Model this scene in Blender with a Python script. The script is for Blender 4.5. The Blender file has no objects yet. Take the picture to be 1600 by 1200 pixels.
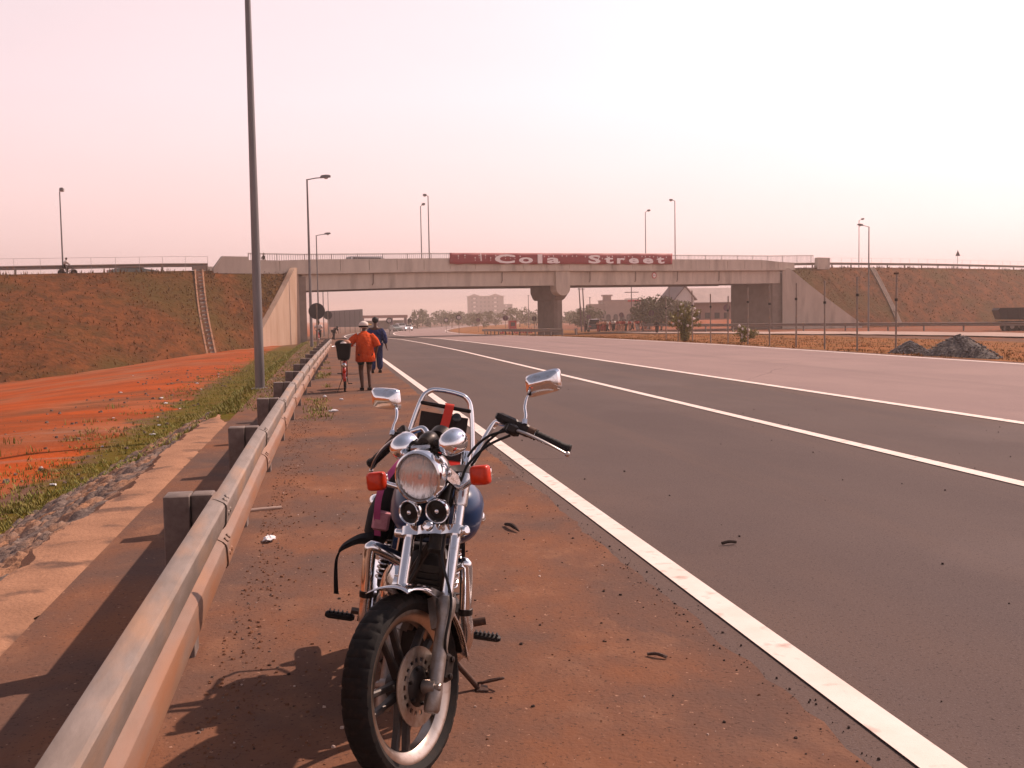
import bpy, bmesh, math, random
import numpy as np
from mathutils import Vector, Matrix, noise
from math import radians as R, sin, cos, pi

SC = bpy.context.scene
COL = SC.collection
rnd = random.Random(7)

# ------------------------------------------------------------------ camera
CAMM = np.array([[0.98501738, -0.02751403, 0.17024611],
                 [-0.17163408, -0.06019112, 0.98332028],
                 [-0.0168078, -0.9978076, -0.06401164]])   # columns: right, down, forward in the world
F = 1650.0
H = 1.6
cd = bpy.data.cameras.new('camera')
cam = bpy.data.objects.new('camera', cd)
COL.objects.link(cam)
cd.sensor_width = 36.0
cd.lens = 36.0 * F / 1600.0
cd.clip_end = 6000
cd.clip_start = 0.05
mw = Matrix.Identity(4)
for i in range(3):
    mw[i][0] = CAMM[i, 0]; mw[i][1] = -CAMM[i, 1]; mw[i][2] = -CAMM[i, 2]
mw[2][3] = H
cam.matrix_world = mw
SC.camera = cam

# ------------------------------------------------------------------ world, sun, exposure
SUN = Vector((1.0, 0.50, 1.02)).normalized()
SUN_EL = math.asin(SUN.z)
SUN_AZ = math.atan2(SUN.x, SUN.y)
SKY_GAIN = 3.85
w = bpy.data.worlds.new('World')
SC.world = w
w.use_nodes = True
nt = w.node_tree
for n in list(nt.nodes): nt.nodes.remove(n)
out = nt.nodes.new('ShaderNodeOutputWorld')
bg = nt.nodes.new('ShaderNodeBackground')
sky = nt.nodes.new('ShaderNodeTexSky')
sky.sky_type = 'NISHITA'
sky.sun_disc = False
sky.sun_elevation = SUN_EL
sky.sun_rotation = SUN_AZ
sky.dust_density = 4.0
sky.air_density = 1.0
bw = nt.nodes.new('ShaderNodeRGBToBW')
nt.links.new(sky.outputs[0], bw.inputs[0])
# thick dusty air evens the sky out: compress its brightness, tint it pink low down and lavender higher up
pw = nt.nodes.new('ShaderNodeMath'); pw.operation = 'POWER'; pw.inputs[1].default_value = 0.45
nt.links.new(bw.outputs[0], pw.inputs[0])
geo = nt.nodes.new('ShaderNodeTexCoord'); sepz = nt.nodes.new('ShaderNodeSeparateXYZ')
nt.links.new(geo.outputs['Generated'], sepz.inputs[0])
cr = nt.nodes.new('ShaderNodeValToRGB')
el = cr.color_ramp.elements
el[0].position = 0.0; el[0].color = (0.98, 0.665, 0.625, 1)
el[1].position = 1.0; el[1].color = (0.24, 0.25, 0.33, 1)  # overhead sky, out of view, is dimmed to cut the fill light
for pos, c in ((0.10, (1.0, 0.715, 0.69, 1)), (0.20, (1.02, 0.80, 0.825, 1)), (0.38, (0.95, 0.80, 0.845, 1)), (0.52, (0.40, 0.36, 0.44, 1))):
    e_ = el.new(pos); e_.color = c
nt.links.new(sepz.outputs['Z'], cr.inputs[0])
hz = nt.nodes.new('ShaderNodeTexNoise'); hz.inputs['Scale'].default_value = 2.2; hz.inputs['Detail'].default_value = 4
hm = nt.nodes.new('ShaderNodeMapping'); hm.inputs['Scale'].default_value = (1, 1, 4)
nt.links.new(geo.outputs['Generated'], hm.inputs[0]); nt.links.new(hm.outputs[0], hz.inputs[0])
hr = nt.nodes.new('ShaderNodeMapRange'); hr.inputs['From Min'].default_value = .3; hr.inputs['From Max'].default_value = .7; hr.inputs['To Min'].default_value = .975; hr.inputs['To Max'].default_value = 1.025
nt.links.new(hz.outputs[0], hr.inputs[0])
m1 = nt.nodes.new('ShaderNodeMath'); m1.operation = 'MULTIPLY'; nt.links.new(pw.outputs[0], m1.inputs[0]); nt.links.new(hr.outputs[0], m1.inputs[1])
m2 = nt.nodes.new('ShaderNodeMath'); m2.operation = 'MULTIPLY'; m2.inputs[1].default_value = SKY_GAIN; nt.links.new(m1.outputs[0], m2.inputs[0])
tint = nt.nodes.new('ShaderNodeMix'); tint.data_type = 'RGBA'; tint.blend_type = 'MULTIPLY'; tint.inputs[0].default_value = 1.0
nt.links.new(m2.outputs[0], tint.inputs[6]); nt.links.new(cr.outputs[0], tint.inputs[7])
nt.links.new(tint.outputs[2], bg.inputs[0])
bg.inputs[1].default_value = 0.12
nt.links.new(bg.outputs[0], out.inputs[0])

sl = bpy.data.lights.new('sun', 'SUN')
sl.energy = 4.3
sl.angle = R(0.6)
sl.color = (1.0, 0.735, 0.60)
so = bpy.data.objects.new('sun', sl)
so.rotation_mode = 'QUATERNION'
so.rotation_quaternion = SUN.to_track_quat('Z', 'Y')
so.location = (30, 10, 40)
COL.objects.link(so)

SC.view_settings.view_transform = 'Standard'
SC.view_settings.look = 'None'
SC.view_settings.exposure = 0.4
SC.view_settings.gamma = 1.0
SC.view_settings.use_curve_mapping = False
SC.render.engine = 'CYCLES'
SC.cycles.max_bounces = 6
SC.cycles.diffuse_bounces = 2
SC.cycles.glossy_bounces = 3
SC.cycles.transmission_bounces = 4
SC.cycles.volume_bounces = 1
SC.cycles.caustics_reflective = False
SC.cycles.caustics_refractive = False
SC.cycles.use_denoising = True

# ------------------------------------------------------------------ helpers
def tag(o, label=None, cat=None, group=None, kind=None):
    if label: o['label'] = label
    if cat: o['category'] = cat
    if group: o['group'] = group
    if kind: o['kind'] = kind
    return o

def empty(name, loc=(0, 0, 0), rz=0.0, label=None, cat=None, group=None):
    o = bpy.data.objects.new(name, None)
    o.empty_display_size = 0.2
    o.location = loc
    o.rotation_euler = (0, 0, rz)
    COL.objects.link(o)
    return tag(o, label, cat, group)

def frames(pts):
    pts = [Vector(p) for p in pts]
    ts = []
    for i in range(len(pts)):
        a = pts[max(i - 1, 0)]; b = pts[min(i + 1, len(pts) - 1)]
        t = (b - a)
        ts.append(t.normalized() if t.length > 1e-9 else Vector((0, 0, 1)))
    up = Vector((0, 0, 1)) if abs(ts[0].z) < 0.9 else Vector((1, 0, 0))
    x = ts[0].cross(up).normalized()
    fr = []
    for i, t in enumerate(ts):
        x = (x - t * x.dot(t))
        x = x.normalized() if x.length > 1e-6 else t.orthogonal().normalized()
        fr.append((pts[i], x, t.cross(x).normalized(), t))
    return fr

def smooth_path(pts, n=6):
    pts = [Vector(p) for p in pts]
    res = []
    for i in range(len(pts) - 1):
        p0 = pts[max(i - 1, 0)]; p1 = pts[i]; p2 = pts[i + 1]; p3 = pts[min(i + 2, len(pts) - 1)]
        for k in range(n):
            t = k / n
            res.append(0.5 * ((2 * p1) + (p2 - p0) * t + (2 * p0 - 5 * p1 + 4 * p2 - p3) * t * t + (3 * p1 - p0 - 3 * p2 + p3) * t ** 3))
    res.append(pts[-1])
    return res

class MB:
    def __init__(s):
        s.v = []; s.f = []; s.mi = []; s.m = 0
    def add(s, vs, fs):
        b = len(s.v)
        s.v.extend([tuple(v) for v in vs])
        for f in fs:
            s.f.append(tuple(i + b for i in f)); s.mi.append(s.m)
        return b
    def box(s, c, d, rot=None):
        c = Vector(c)
        vs = []
        for z in (-.5, .5):
            for x, y in ((-.5, -.5), (.5, -.5), (.5, .5), (-.5, .5)):
                p = Vector((x * d[0], y * d[1], z * d[2]))
                if rot is not None: p = rot @ p
                vs.append(c + p)
        s.add(vs, [(3, 2, 1, 0), (4, 5, 6, 7), (0, 1, 5, 4), (1, 2, 6, 5), (2, 3, 7, 6), (3, 0, 4, 7)])
    def bbox(s, c, d, bev, rot=None):
        # box with chamfered vertical edges and top
        c = Vector(c); hx, hy, hz = d[0] / 2, d[1] / 2, d[2] / 2
        def ring(ix, z):
            x, y = hx - ix, hy - ix
            b = bev
            return [Vector(p) for p in ((-x + b, -y, z), (x - b, -y, z), (x, -y + b, z), (x, y - b, z), (x - b, y, z), (-x + b, y, z), (-x, y - b, z), (-x, -y + b, z))]
        rs = [ring(bev, -hz), ring(0, -hz + bev), ring(0, hz - bev), ring(bev, hz)]
        rs = [[c + (rot @ p if rot is not None else p) for p in r] for r in rs]
        s.loft(rs)
    def loft(s, rings, cap=True, closed=True):
        n = len(rings[0])
        vs = [p for r in rings for p in r]
        fs = []
        for i in range(len(rings) - 1):
            for j in range(n if closed else n - 1):
                k = (j + 1) % n
                fs.append((i * n + j, i * n + k, (i + 1) * n + k, (i + 1) * n + j))
        if cap and closed:
            fs.append(tuple(reversed(range(n))))
            fs.append(tuple(range((len(rings) - 1) * n, len(rings) * n)))
        s.add(vs, fs)
    def tube(s, pts, r, n=8, cap=True, flat=1.0):
        fr = frames(pts)
        rings = []
        for i, (p, x, y, t) in enumerate(fr):
            rr = r[i] if isinstance(r, (list, tuple)) else r
            rings.append([p + x * (rr * cos(2 * pi * k / n)) + y * (rr * flat * sin(2 * pi * k / n)) for k in range(n)])
        s.loft(rings, cap)
    def beam(s, a, b, wd, ht, up=(0, 0, 1)):
        a, b = Vector(a), Vector(b)
        t = (b - a).normalized(); u = Vector(up)
        x = t.cross(u)
        x = x.normalized() if x.length > 1e-6 else t.orthogonal().normalized()
        y = x.cross(t).normalized()
        rs = []
        for p in (a, b):
            rs.append([p + x * (wd / 2 * i) + y * (ht / 2 * j) for i, j in ((-1, -1), (1, -1), (1, 1), (-1, 1))])
        s.loft(rs)
    def lathe(s, o, ax, prof, n=24, ref=None, cap=True, a0=0.0, a1=2 * pi):
        o = Vector(o); ax = Vector(ax).normalized()
        x = Vector(ref) if ref is not None else ax.orthogonal()
        x = (x - ax * x.dot(ax)).normalized(); y = ax.cross(x)
        full = abs(a1 - a0 - 2 * pi) < 1e-6
        m = n if full else n + 1
        rings = []
        for r, h in prof:
            rings.append([o + ax * h + (x * cos(a0 + (a1 - a0) * k / n) + y * sin(a0 + (a1 - a0) * k / n)) * r for k in range(m)])
        s.loft(rings, cap and full, full)
    def ball(s, c, r, n=12, m=8, sq=(1, 1, 1)):
        c = Vector(c)
        rings = []
        for i in range(m + 1):
            a = -pi / 2 + pi * i / m
            rr = max(cos(a), 1e-3)
            rings.append([c + Vector((sq[0] * r * rr * cos(2 * pi * k / n), sq[1] * r * rr * sin(2 * pi * k / n), sq[2] * r * sin(a))) for k in range(n)])
        s.loft(rings)
    def quad(s, a, b, c, d):
        s.add([a, b, c, d], [(0, 1, 2, 3)])
    def build(s, name, mats, parent=None, smooth=True, ang=38):
        me = bpy.data.meshes.new(name)
        me.from_pydata(s.v, [], s.f)
        if not isinstance(mats, (list, tuple)): mats = [mats]
        for m in mats: me.materials.append(m)
        me.polygons.foreach_set('material_index', s.mi)
        if smooth:
            me.polygons.foreach_set('use_smooth', [True] * len(me.polygons))
            me.set_sharp_from_angle(angle=R(ang))
        me.update()
        o = bpy.data.objects.new(name, me)
        COL.objects.link(o)
        if parent is not None: o.parent = parent
        return o

def copy_tree(o, parent=None):
    c = o.copy(); COL.objects.link(c)
    if parent is not None: c.parent = parent
    for ch in list(o.children): copy_tree(ch, c)
    return c

# ------------------------------------------------------------------ materials
def mat(name, base, rough=0.7, metal=0.0, c2=None, scale=5.0, detail=6.0, bump=0.0, bscale=None, spec=0.5, lo=0.35, hi=0.65, c3=None, scale3=1.0, lo3=0.5, hi3=0.62, stretch=(1, 1, 1), bdist=0.02, coord='Object', coat=0.0):
    m = bpy.data.materials.new(name)
    m.use_nodes = True
    if metal == 0 and rough >= .75 and spec == .5: spec = .08      # dry, dusty surfaces have next to no sheen
    t = m.node_tree; N = t.nodes; L = t.links
    p = N['Principled BSDF']
    p.inputs['Roughness'].default_value = rough
    p.inputs['Metallic'].default_value = metal
    p.inputs['Specular IOR Level'].default_value = spec
    if coat: p.inputs['Coat Weight'].default_value = coat; p.inputs['Coat Roughness'].default_value = 0.05
    p.inputs['Base Color'].default_value = (*base, 1)
    if c2 is None and not bump: return m
    tc = N.new('ShaderNodeTexCoord'); mp = N.new('ShaderNodeMapping')
    mp.inputs['Scale'].default_value = stretch
    L.new(tc.outputs[coord], mp.inputs[0])
    if c2 is not None:
        nz = N.new('ShaderNodeTexNoise'); nz.inputs['Scale'].default_value = scale; nz.inputs['Detail'].default_value = detail
        nz.inputs['Roughness'].default_value = 0.65
        L.new(mp.outputs[0], nz.inputs['Vector'])
        mr = N.new('ShaderNodeMapRange'); mr.inputs['From Min'].default_value = lo; mr.inputs['From Max'].default_value = hi
        L.new(nz.outputs[0], mr.inputs[0])
        mi = N.new('ShaderNodeMix'); mi.data_type = 'RGBA'
        mi.inputs[6].default_value = (*base, 1); mi.inputs[7].default_value = (*c2, 1)
        L.new(mr.outputs[0], mi.inputs[0])
        col = mi.outputs[2]
        if c3 is not None:
            n3 = N.new('ShaderNodeTexNoise'); n3.inputs['Scale'].default_value = scale3; n3.inputs['Detail'].default_value = 5
            L.new(mp.outputs[0], n3.inputs['Vector'])
            m3 = N.new('ShaderNodeMapRange'); m3.inputs['From Min'].default_value = lo3; m3.inputs['From Max'].default_value = hi3
            L.new(n3.outputs[0], m3.inputs[0])
            x3 = N.new('ShaderNodeMix'); x3.data_type = 'RGBA'
            L.new(m3.outputs[0], x3.inputs[0]); L.new(col, x3.inputs[6]); x3.inputs[7].default_value = (*c3, 1)
            col = x3.outputs[2]
        L.new(col, p.inputs['Base Color'])
    if bump:
        nb = N.new('ShaderNodeTexNoise'); nb.inputs['Scale'].default_value = bscale or scale * 4; nb.inputs['Detail'].default_value = 4
        L.new(mp.outputs[0], nb.inputs['Vector'])
        bp = N.new('ShaderNodeBump'); bp.inputs['Strength'].default_value = bump; bp.inputs['Distance'].default_value = bdist
        L.new(nb.outputs[0], bp.inputs['Height'])
        L.new(bp.outputs[0], p.inputs['Normal'])
    return m

M = {}
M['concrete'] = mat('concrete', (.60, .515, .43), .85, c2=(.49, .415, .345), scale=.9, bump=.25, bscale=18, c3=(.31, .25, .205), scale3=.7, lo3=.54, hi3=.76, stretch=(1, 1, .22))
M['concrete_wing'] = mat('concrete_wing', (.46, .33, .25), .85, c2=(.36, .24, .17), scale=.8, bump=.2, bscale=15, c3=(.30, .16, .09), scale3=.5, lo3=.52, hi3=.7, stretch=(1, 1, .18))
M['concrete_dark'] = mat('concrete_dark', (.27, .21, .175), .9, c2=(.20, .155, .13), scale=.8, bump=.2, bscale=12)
M['galv'] = mat('galvanised_steel', (.25, .205, .18), .58, .4, c2=(.185, .148, .125), scale=14, bump=.06, bscale=60, c3=(.34, .20, .12), scale3=6, lo3=.5, hi3=.72, stretch=(1, .25, 1))
M['galv_dark'] = mat('weathered_post_steel', (.20, .155, .135), .75, .2, c2=(.12, .09, .078), scale=12, bump=.1, bscale=50)
M['pole'] = mat('pole_paint', (.20, .19, .19), .5, .5, c2=(.15, .14, .14), scale=6, stretch=(1, 1, .1))
M['lamp'] = mat('lamp_housing', (.16, .15, .15), .5, .3)
M['lampglass'] = mat('lamp_glass', (.55, .52, .5), .25, 0)
M['chrome'] = mat('chrome', (.82, .83, .85), .09, 1.0, c2=(.60, .55, .50), scale=34, lo=.55, hi=.8, bump=.012, bscale=30)
M['chrome_worn'] = mat('worn_chrome', (.66, .65, .65), .2, 1.0, c2=(.42, .33, .27), scale=30, lo=.5, hi=.75, bump=.03, bscale=60)
M['alloy'] = mat('grey_alloy', (.34, .31, .29), .42, .85, c2=(.25, .21, .18), scale=25, bump=.03, bscale=90)
M['alloy_dark'] = mat('dark_wheel_paint', (.035, .03, .028), .45, .3, c2=(.075, .05, .035), scale=30, lo=.5, hi=.75)
M['rimedge'] = mat('polished_rim', (.50, .43, .37), .28, 1.0, c2=(.34, .24, .17), scale=30, lo=.5, hi=.8)
M['disc'] = mat('brake_disc_steel', (.42, .36, .32), .33, .9, c2=(.32, .24, .19), scale=45)
M['black'] = mat('black_metal', (.012, .011, .011), .4, .2, c2=(.03, .022, .018), scale=30, spec=.22)
M['rubber'] = mat('tyre_rubber', (.010, .009, .0085), .75, c2=(.038, .022, .015), scale=22, lo=.5, hi=.85, bump=.15, bscale=160, bdist=.004, spec=.22)
M['rubber_soft'] = mat('grip_rubber', (.014, .012, .012), .6, bump=.3, bscale=200, bdist=.003, spec=.22)
M['leather'] = mat('seat_vinyl', (.014, .012, .012), .5, bump=.1, bscale=90, bdist=.004, spec=.22)
M['tank'] = mat('dark_blue_paint', (.003, .028, .095), .28, .0, c2=(.006, .034, .105), scale=10, coat=.35, spec=.3)
M['orange_lens'] = mat('amber_lens', (.60, .035, .004), .3, 0, c2=(.45, .022, .003), scale=50, coat=.12, spec=.25)
M['red_strap'] = mat('red_webbing', (.62, .03, .012), .6, bump=.3, bscale=250, bdist=.002)
M['redplastic'] = mat('red_plastic', (.42, .02, .012), .3)
M['pink'] = mat('pink_fabric', (.52, .07, .22), .7, c2=(.40, .05, .16), scale=30)
M['pinkpale'] = mat('pale_pink_fabric', (.62, .30, .33), .8, c2=(.48, .2, .24), scale=30)
M['bagblack'] = mat('black_fabric', (.010, .009, .010), .8, bump=.3, bscale=150, bdist=.004, spec=.22)
M['cable'] = mat('cable_rubber', (.012, .011, .011), .5, spec=.22)
M['rusty'] = mat('rusty_steel', (.10, .045, .025), .7, .3, c2=(.05, .025, .018), scale=60)
M['lever'] = mat('lever_alloy', (.55, .5, .46), .3, .9)
def asphalt_mat(name, dark, mid, dust, pale, x0):
    m = bpy.data.materials.new(name); m.use_nodes = True
    t = m.node_tree; N = t.nodes; L = t.links; p = N['Principled BSDF']
    p.inputs['Roughness'].default_value = .88; p.inputs['Specular IOR Level'].default_value = .12
    tc = N.new('ShaderNodeTexCoord')
    def nz(sc, d=6, st=(1, 1, 1), r=.6):
        mp = N.new('ShaderNodeMapping'); mp.inputs['Scale'].default_value = st; L.new(tc.outputs['Object'], mp.inputs[0])
        k = N.new('ShaderNodeTexNoise'); k.inputs['Scale'].default_value = sc; k.inputs['Detail'].default_value = d; k.inputs['Roughness'].default_value = r
        L.new(mp.outputs[0], k.inputs[0]); return k.outputs[0]
    def rng(sc, a, b, lo=0, hi=1):
        k = N.new('ShaderNodeMapRange'); k.inputs['From Min'].default_value = a; k.inputs['From Max'].default_value = b; k.inputs['To Min'].default_value = lo; k.inputs['To Max'].default_value = hi
        L.new(sc, k.inputs[0]); return k.outputs[0]
    def mix(f, a, b):
        k = N.new('ShaderNodeMix'); k.data_type = 'RGBA'; L.new(f, k.inputs[0])
        for i, c in ((6, a), (7, b)):
            if isinstance(c, tuple): k.inputs[i].default_value = (*c, 1)
            else: L.new(c, k.inputs[i])
        return k.outputs[2]
    c = mix(rng(nz(.5, 7, (1, .45, 1)), .36, .64), dark, mid)
    c = mix(rng(nz(.9, 4, (1, .025, 1)), .50, .72, 0, .75), c, dust)          # streaks along the lanes
    c = mix(rng(nz(.22, 6, (1, .6, 1)), .54, .72, 0, .8), c, pale)           # worn pale patches
    c = mix(rng(nz(1.6, 5, (.35, 2.2, 1)), .67, .74, 0, .30), c, pale)       # scuffs across
    sx = N.new('ShaderNodeSeparateXYZ'); L.new(tc.outputs['Object'], sx.inputs[0])
    a = N.new('ShaderNodeMath'); a.operation = 'MULTIPLY'
    L.new(rng(sx.outputs['X'], x0 + 1.9, x0, 0, 1), a.inputs[0]); L.new(rng(nz(.8, 7, (1, .4, 1)), .35, .7), a.inputs[1])
    c = mix(a.outputs[0], c, dust)
    c = mix(rng(nz(95, 2), .54, .68, 0, .85), c, pale)
    c = mix(rng(nz(60, 2), .60, .70, 0, .8), c, tuple(x * .4 for x in dark))
    v = N.new('ShaderNodeTexVoronoi'); v.feature = 'DISTANCE_TO_EDGE'; v.inputs['Scale'].default_value = .16
    mp = N.new('ShaderNodeMapping'); mp.inputs['Scale'].default_value = (1, .5, 1); L.new(tc.outputs['Object'], mp.inputs[0])
    wn = N.new('ShaderNodeTexNoise'); wn.inputs['Scale'].default_value = 1.2; wn.inputs['Detail'].default_value = 6
    L.new(mp.outputs[0], wn.inputs[0])
    mv = N.new('ShaderNodeMix'); mv.data_type = 'RGBA'; mv.inputs[0].default_value = .28; L.new(mp.outputs[0], mv.inputs[6]); L.new(wn.outputs['Color'], mv.inputs[7]); L.new(mv.outputs[2], v.inputs['Vector'])
    k = N.new('ShaderNodeMath'); k.operation = 'MULTIPLY'
    L.new(rng(v.outputs['Distance'], .0016, .0006), k.inputs[0]); L.new(rng(nz(.12, 3), .50, .6, 0, .6), k.inputs[1])
    c = mix(k.outputs[0], c, tuple(x * .35 for x in dark))                  # a few hairline cracks
    L.new(c, p.inputs['Base Color'])
    bp = N.new('ShaderNodeBump'); bp.inputs['Strength'].default_value = .45; bp.inputs['Distance'].default_value = .006
    L.new(nz(130, 4), bp.inputs['Height']); L.new(bp.outputs[0], p.inputs['Normal'])
    return m
M['asphalt'] = asphalt_mat('asphalt_dark', (.088, .064, .060), (.106, .077, .070), (.135, .088, .070), (.138, .104, .096), 1.9)
M['asphalt_light'] = asphalt_mat('asphalt_light', (.245, .172, .162), (.285, .200, .184), (.190, .136, .130), (.32, .222, .20), -50)
M['paint'] = mat('road_paint', (.80, .68, .62), .7, c2=(.72, .59, .52), scale=3, bump=.2, bscale=150, c3=(.46, .34, .285), scale3=7, lo3=.57, hi3=.72, bdist=.004)
M['kerb'] = mat('pale_kerb_concrete', (.38, .205, .125), .9, c2=(.27, .145, .09), scale=2.2, detail=9, bump=.5, bscale=40, c3=(.15, .088, .064), scale3=2.4, lo3=.55, hi3=.66)
M['stone'] = mat('pitching_stone', (.25, .185, .15), .9, c2=(.12, .092, .082), scale=7, bump=.8, bscale=16, c3=(.34, .18, .105), scale3=1.6, lo3=.46, hi3=.62, bdist=.04)
M['gravel'] = mat('gravel_stone', (.16, .145, .135), .9, c2=(.085, .075, .07), scale=12, bump=1, bscale=18, bdist=.05)
M['chip'] = mat('stone_chips', (.22, .16, .13), .9, c2=(.09, .06, .05), scale=30, lo=.45, hi=.55)
M['blue_cloth'] = mat('navy_cloth', (.028, .040, .115), .8, c2=(.018, .026, .08), scale=8, bump=1.0, bscale=10, bdist=.05)
M['orange_cloth'] = mat('orange_cloth', (.62, .082, .018), .8, c2=(.50, .055, .012), scale=6, bump=1.0, bscale=9, bdist=.06)
M['dark_cloth'] = mat('dark_green_cloth', (.012, .028, .024), .85)
M['black_cloth'] = mat('black_cloth', (.012, .011, .012), .85)
M['white_cloth'] = mat('white_cloth', (.70, .62, .58), .85, c2=(.6, .52, .48), scale=8)
M['red_cloth'] = mat('red_cloth', (.42, .05, .03), .85, c2=(.35, .04, .025), scale=8)
M['peach_cloth'] = mat('peach_cloth', (.60, .30, .20), .85, c2=(.5, .24, .16), scale=8)
M['skin'] = mat('dark_skin', (.105, .045, .026), .45, c2=(.075, .032, .018), scale=20, spec=.3)
M['hair'] = mat('black_hair', (.008, .007, .007), .7)
M['capwhite'] = mat('cap_cloth', (.68, .60, .54), .8)
M['capyellow'] = mat('yellow_cap_cloth', (.70, .42, .10), .7)
M['whitepaint'] = mat('white_paint', (.72, .66, .62), .5)
M['plastic'] = mat('white_plastic_film', (.72, .70, .72), .35)
M['banner'] = mat('banner_red_vinyl', (.30, .022, .03), .6, c2=(.24, .016, .026), scale=1.5)
M['bannerwhite'] = mat('banner_white_lettering', (.88, .78, .76), .6)
M['signback'] = mat('sign_back_metal', (.075, .07, .07), .6, .3, c2=(.055, .05, .05), scale=4)
M['signpurple'] = mat('sign_back_purple', (.12, .05, .08), .6)
M['signred'] = mat('sign_red', (.45, .03, .03), .5)
M['panelgrey'] = mat('panel_grey', (.17, .155, .155), .7, c2=(.13, .115, .12), scale=2, stretch=(6, 6, .4))
M['bark'] = mat('bark', (.09, .06, .04), .9, c2=(.05, .035, .025), scale=10, bump=.5, bscale=20)
M['leaf'] = mat('leaf_green', (.15, .15, .016), .7, c2=(.22, .17, .024), scale=1.2, detail=3)
M['leaf_hazed'] = mat('leaf_hazed_green', (.13, .135, .075), .75, c2=(.17, .16, .09), scale=.5, detail=3)  # far tree leaves lightened: some distance haze is put into the colour
M['flower'] = mat('white_blossom', (.75, .66, .64), .7)
M['grass'] = mat('grass_blade', (.150, .165, .006), .7, c2=(.20, .150, .012), scale=.8, detail=4)
M['drygrass'] = mat('dry_grass_blade', (.24, .10, .032), .8, c2=(.15, .078, .024), scale=.4, detail=4)
M['embgrass'] = mat('slope_grass_blade', (.17, .058, .014), .85, c2=(.10, .060, .010), scale=.12, detail=4)
M['aptwall'] = mat('flats_wall', (.20, .165, .17), .8)
M['aptbay'] = mat('flats_balcony', (.62, .56, .54), .8)
M['window'] = mat('window_dark', (.05, .05, .055), .2)
M['wallcream'] = mat('cream_render', (.42, .34, .29), .85, c2=(.36, .28, .24), scale=.5)
M['wallpink'] = mat('pinkish_render', (.40, .25, .21), .85, c2=(.33, .2, .17), scale=.4)
M['roofgrey'] = mat('roof_sheet', (.40, .29, .265), .6, c2=(.33, .24, .22), scale=.6)
M['roofdark'] = mat('roof_trim', (.16, .12, .115), .7)
M['carblack'] = mat('black_car_paint', (.012, .012, .014), .25, coat=.6)
M['carwhite'] = mat('white_car_paint', (.62, .60, .6), .3, coat=.5)
M['cargreen'] = mat('green_grey_car_paint', (.15, .19, .17), .35, coat=.5)
M['glass'] = mat('car_glass', (.02, .022, .025), .08)
M['tipper'] = mat('tipper_paint', (.014, .013, .015), .7, c2=(.025, .02, .019), scale=2)
M['railpaint'] = mat('railing_paint', (.36, .31, .29), .6, .3)
M['brownfascia'] = mat('brown_fascia', (.26, .10, .08), .7)

def lens_mat():
    m = bpy.data.materials.new('headlight_glass'); m.use_nodes = True
    p = m.node_tree.nodes['Principled BSDF']
    p.inputs['Base Color'].default_value = (.9, .88, .86, 1)
    p.inputs['Roughness'].default_value = .08
    p.inputs['Transmission Weight'].default_value = .75
    p.inputs['IOR'].default_value = 1.45
    N = m.node_tree.nodes; L = m.node_tree.links
    tc = N.new('ShaderNodeTexCoord'); wv = N.new('ShaderNodeTexWave'); wv.inputs['Scale'].default_value = 26; wv.bands_direction = 'Y'
    L.new(tc.outputs['Object'], wv.inputs['Vector'])
    bp = N.new('ShaderNodeBump'); bp.inputs['Strength'].default_value = .35; bp.inputs['Distance'].default_value = .004
    L.new(wv.outputs[0], bp.inputs['Height']); L.new(bp.outputs[0], p.inputs['Normal'])
    return m
M['lens'] = lens_mat()

# ------------------------------------------------------------------ terrain functions
PY = [-60, 50, 70, 90, 105, 125, 160, 250, 400, 1600]
PZ = [0, 0, -.08, -.22, -.40, -.58, -.90, -1.35, -1.6, -1.8]
def road_z(Y): return float(np.interp(Y, PY, PZ))
def road_shift(Y): return 0.0 if Y < 130 else ((Y - 130) / 100.0) ** 2 * 6.0 if Y < 420 else 50.5 + (Y - 420) * .35
def sstep(x, a, b):
    t = min(max((x - a) / (b - a), 0.0), 1.0)
    return t * t * (3 - 2 * t)
def fbm(x, y, s, o=4): return noise.fractal(Vector((x * s, y * s, 3.7)), 1.0, 2.0, o)

def ground_z(X, Y):
    zr = road_z(Y)
    x = X - road_shift(Y)
    if x >= -0.62:
        if x <= 19.8: return zr
        k = sstep(x, 19.8, 38)
        far = min(-.45 - .3 * sstep(Y, 90, 130), zr)
        z = zr * (1 - k) + far * k - .12 * sstep(x, 20.2, 23) * (1 - k)
        amp = .05 * sstep(x, 20, 22)
        return z + amp * fbm(X, Y, .35)
    if x > -1.95: return zr - .02 * sstep(-x, .62, 1.9)
    low = -1.1 + .30 * sstep(Y, 50, 105)
    if Y > 105: low = min(low, zr - .2)
    low -= 1.45 * sstep(-X, 6, 24) * (1 - .9 * sstep(Y, 100, 150))
    x1 = -4.15 + .8 * sstep(Y, 15, 32) + .4 * sstep(Y, 32, 60)
    k = sstep(x, -1.95, x1 - .1) if False else min(max((-1.95 - x) / (-1.95 - x1), 0), 1)
    z = (zr - .02) * (1 - k) + low * k
    amp = .07 * sstep(-x, 3.5, 6)
    return z + amp * fbm(X, Y, .25) + .03 * amp / .07 * fbm(X, Y, 1.3)

def at(px, py, Y):
    v = CAMM @ np.array([(px - 800) / F, (py - 600) / F, 1.0])
    p = np.array([0, 0, H]) + v * (Y / v[1])
    return Vector(p)
def on_ground(px, Y):
    v = CAMM @ np.array([(px - 800) / F, (500 - 600) / F, 1.0])
    x = v[0] * (Y / v[1])
    return Vector((x, Y, ground_z(x, Y)))

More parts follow.
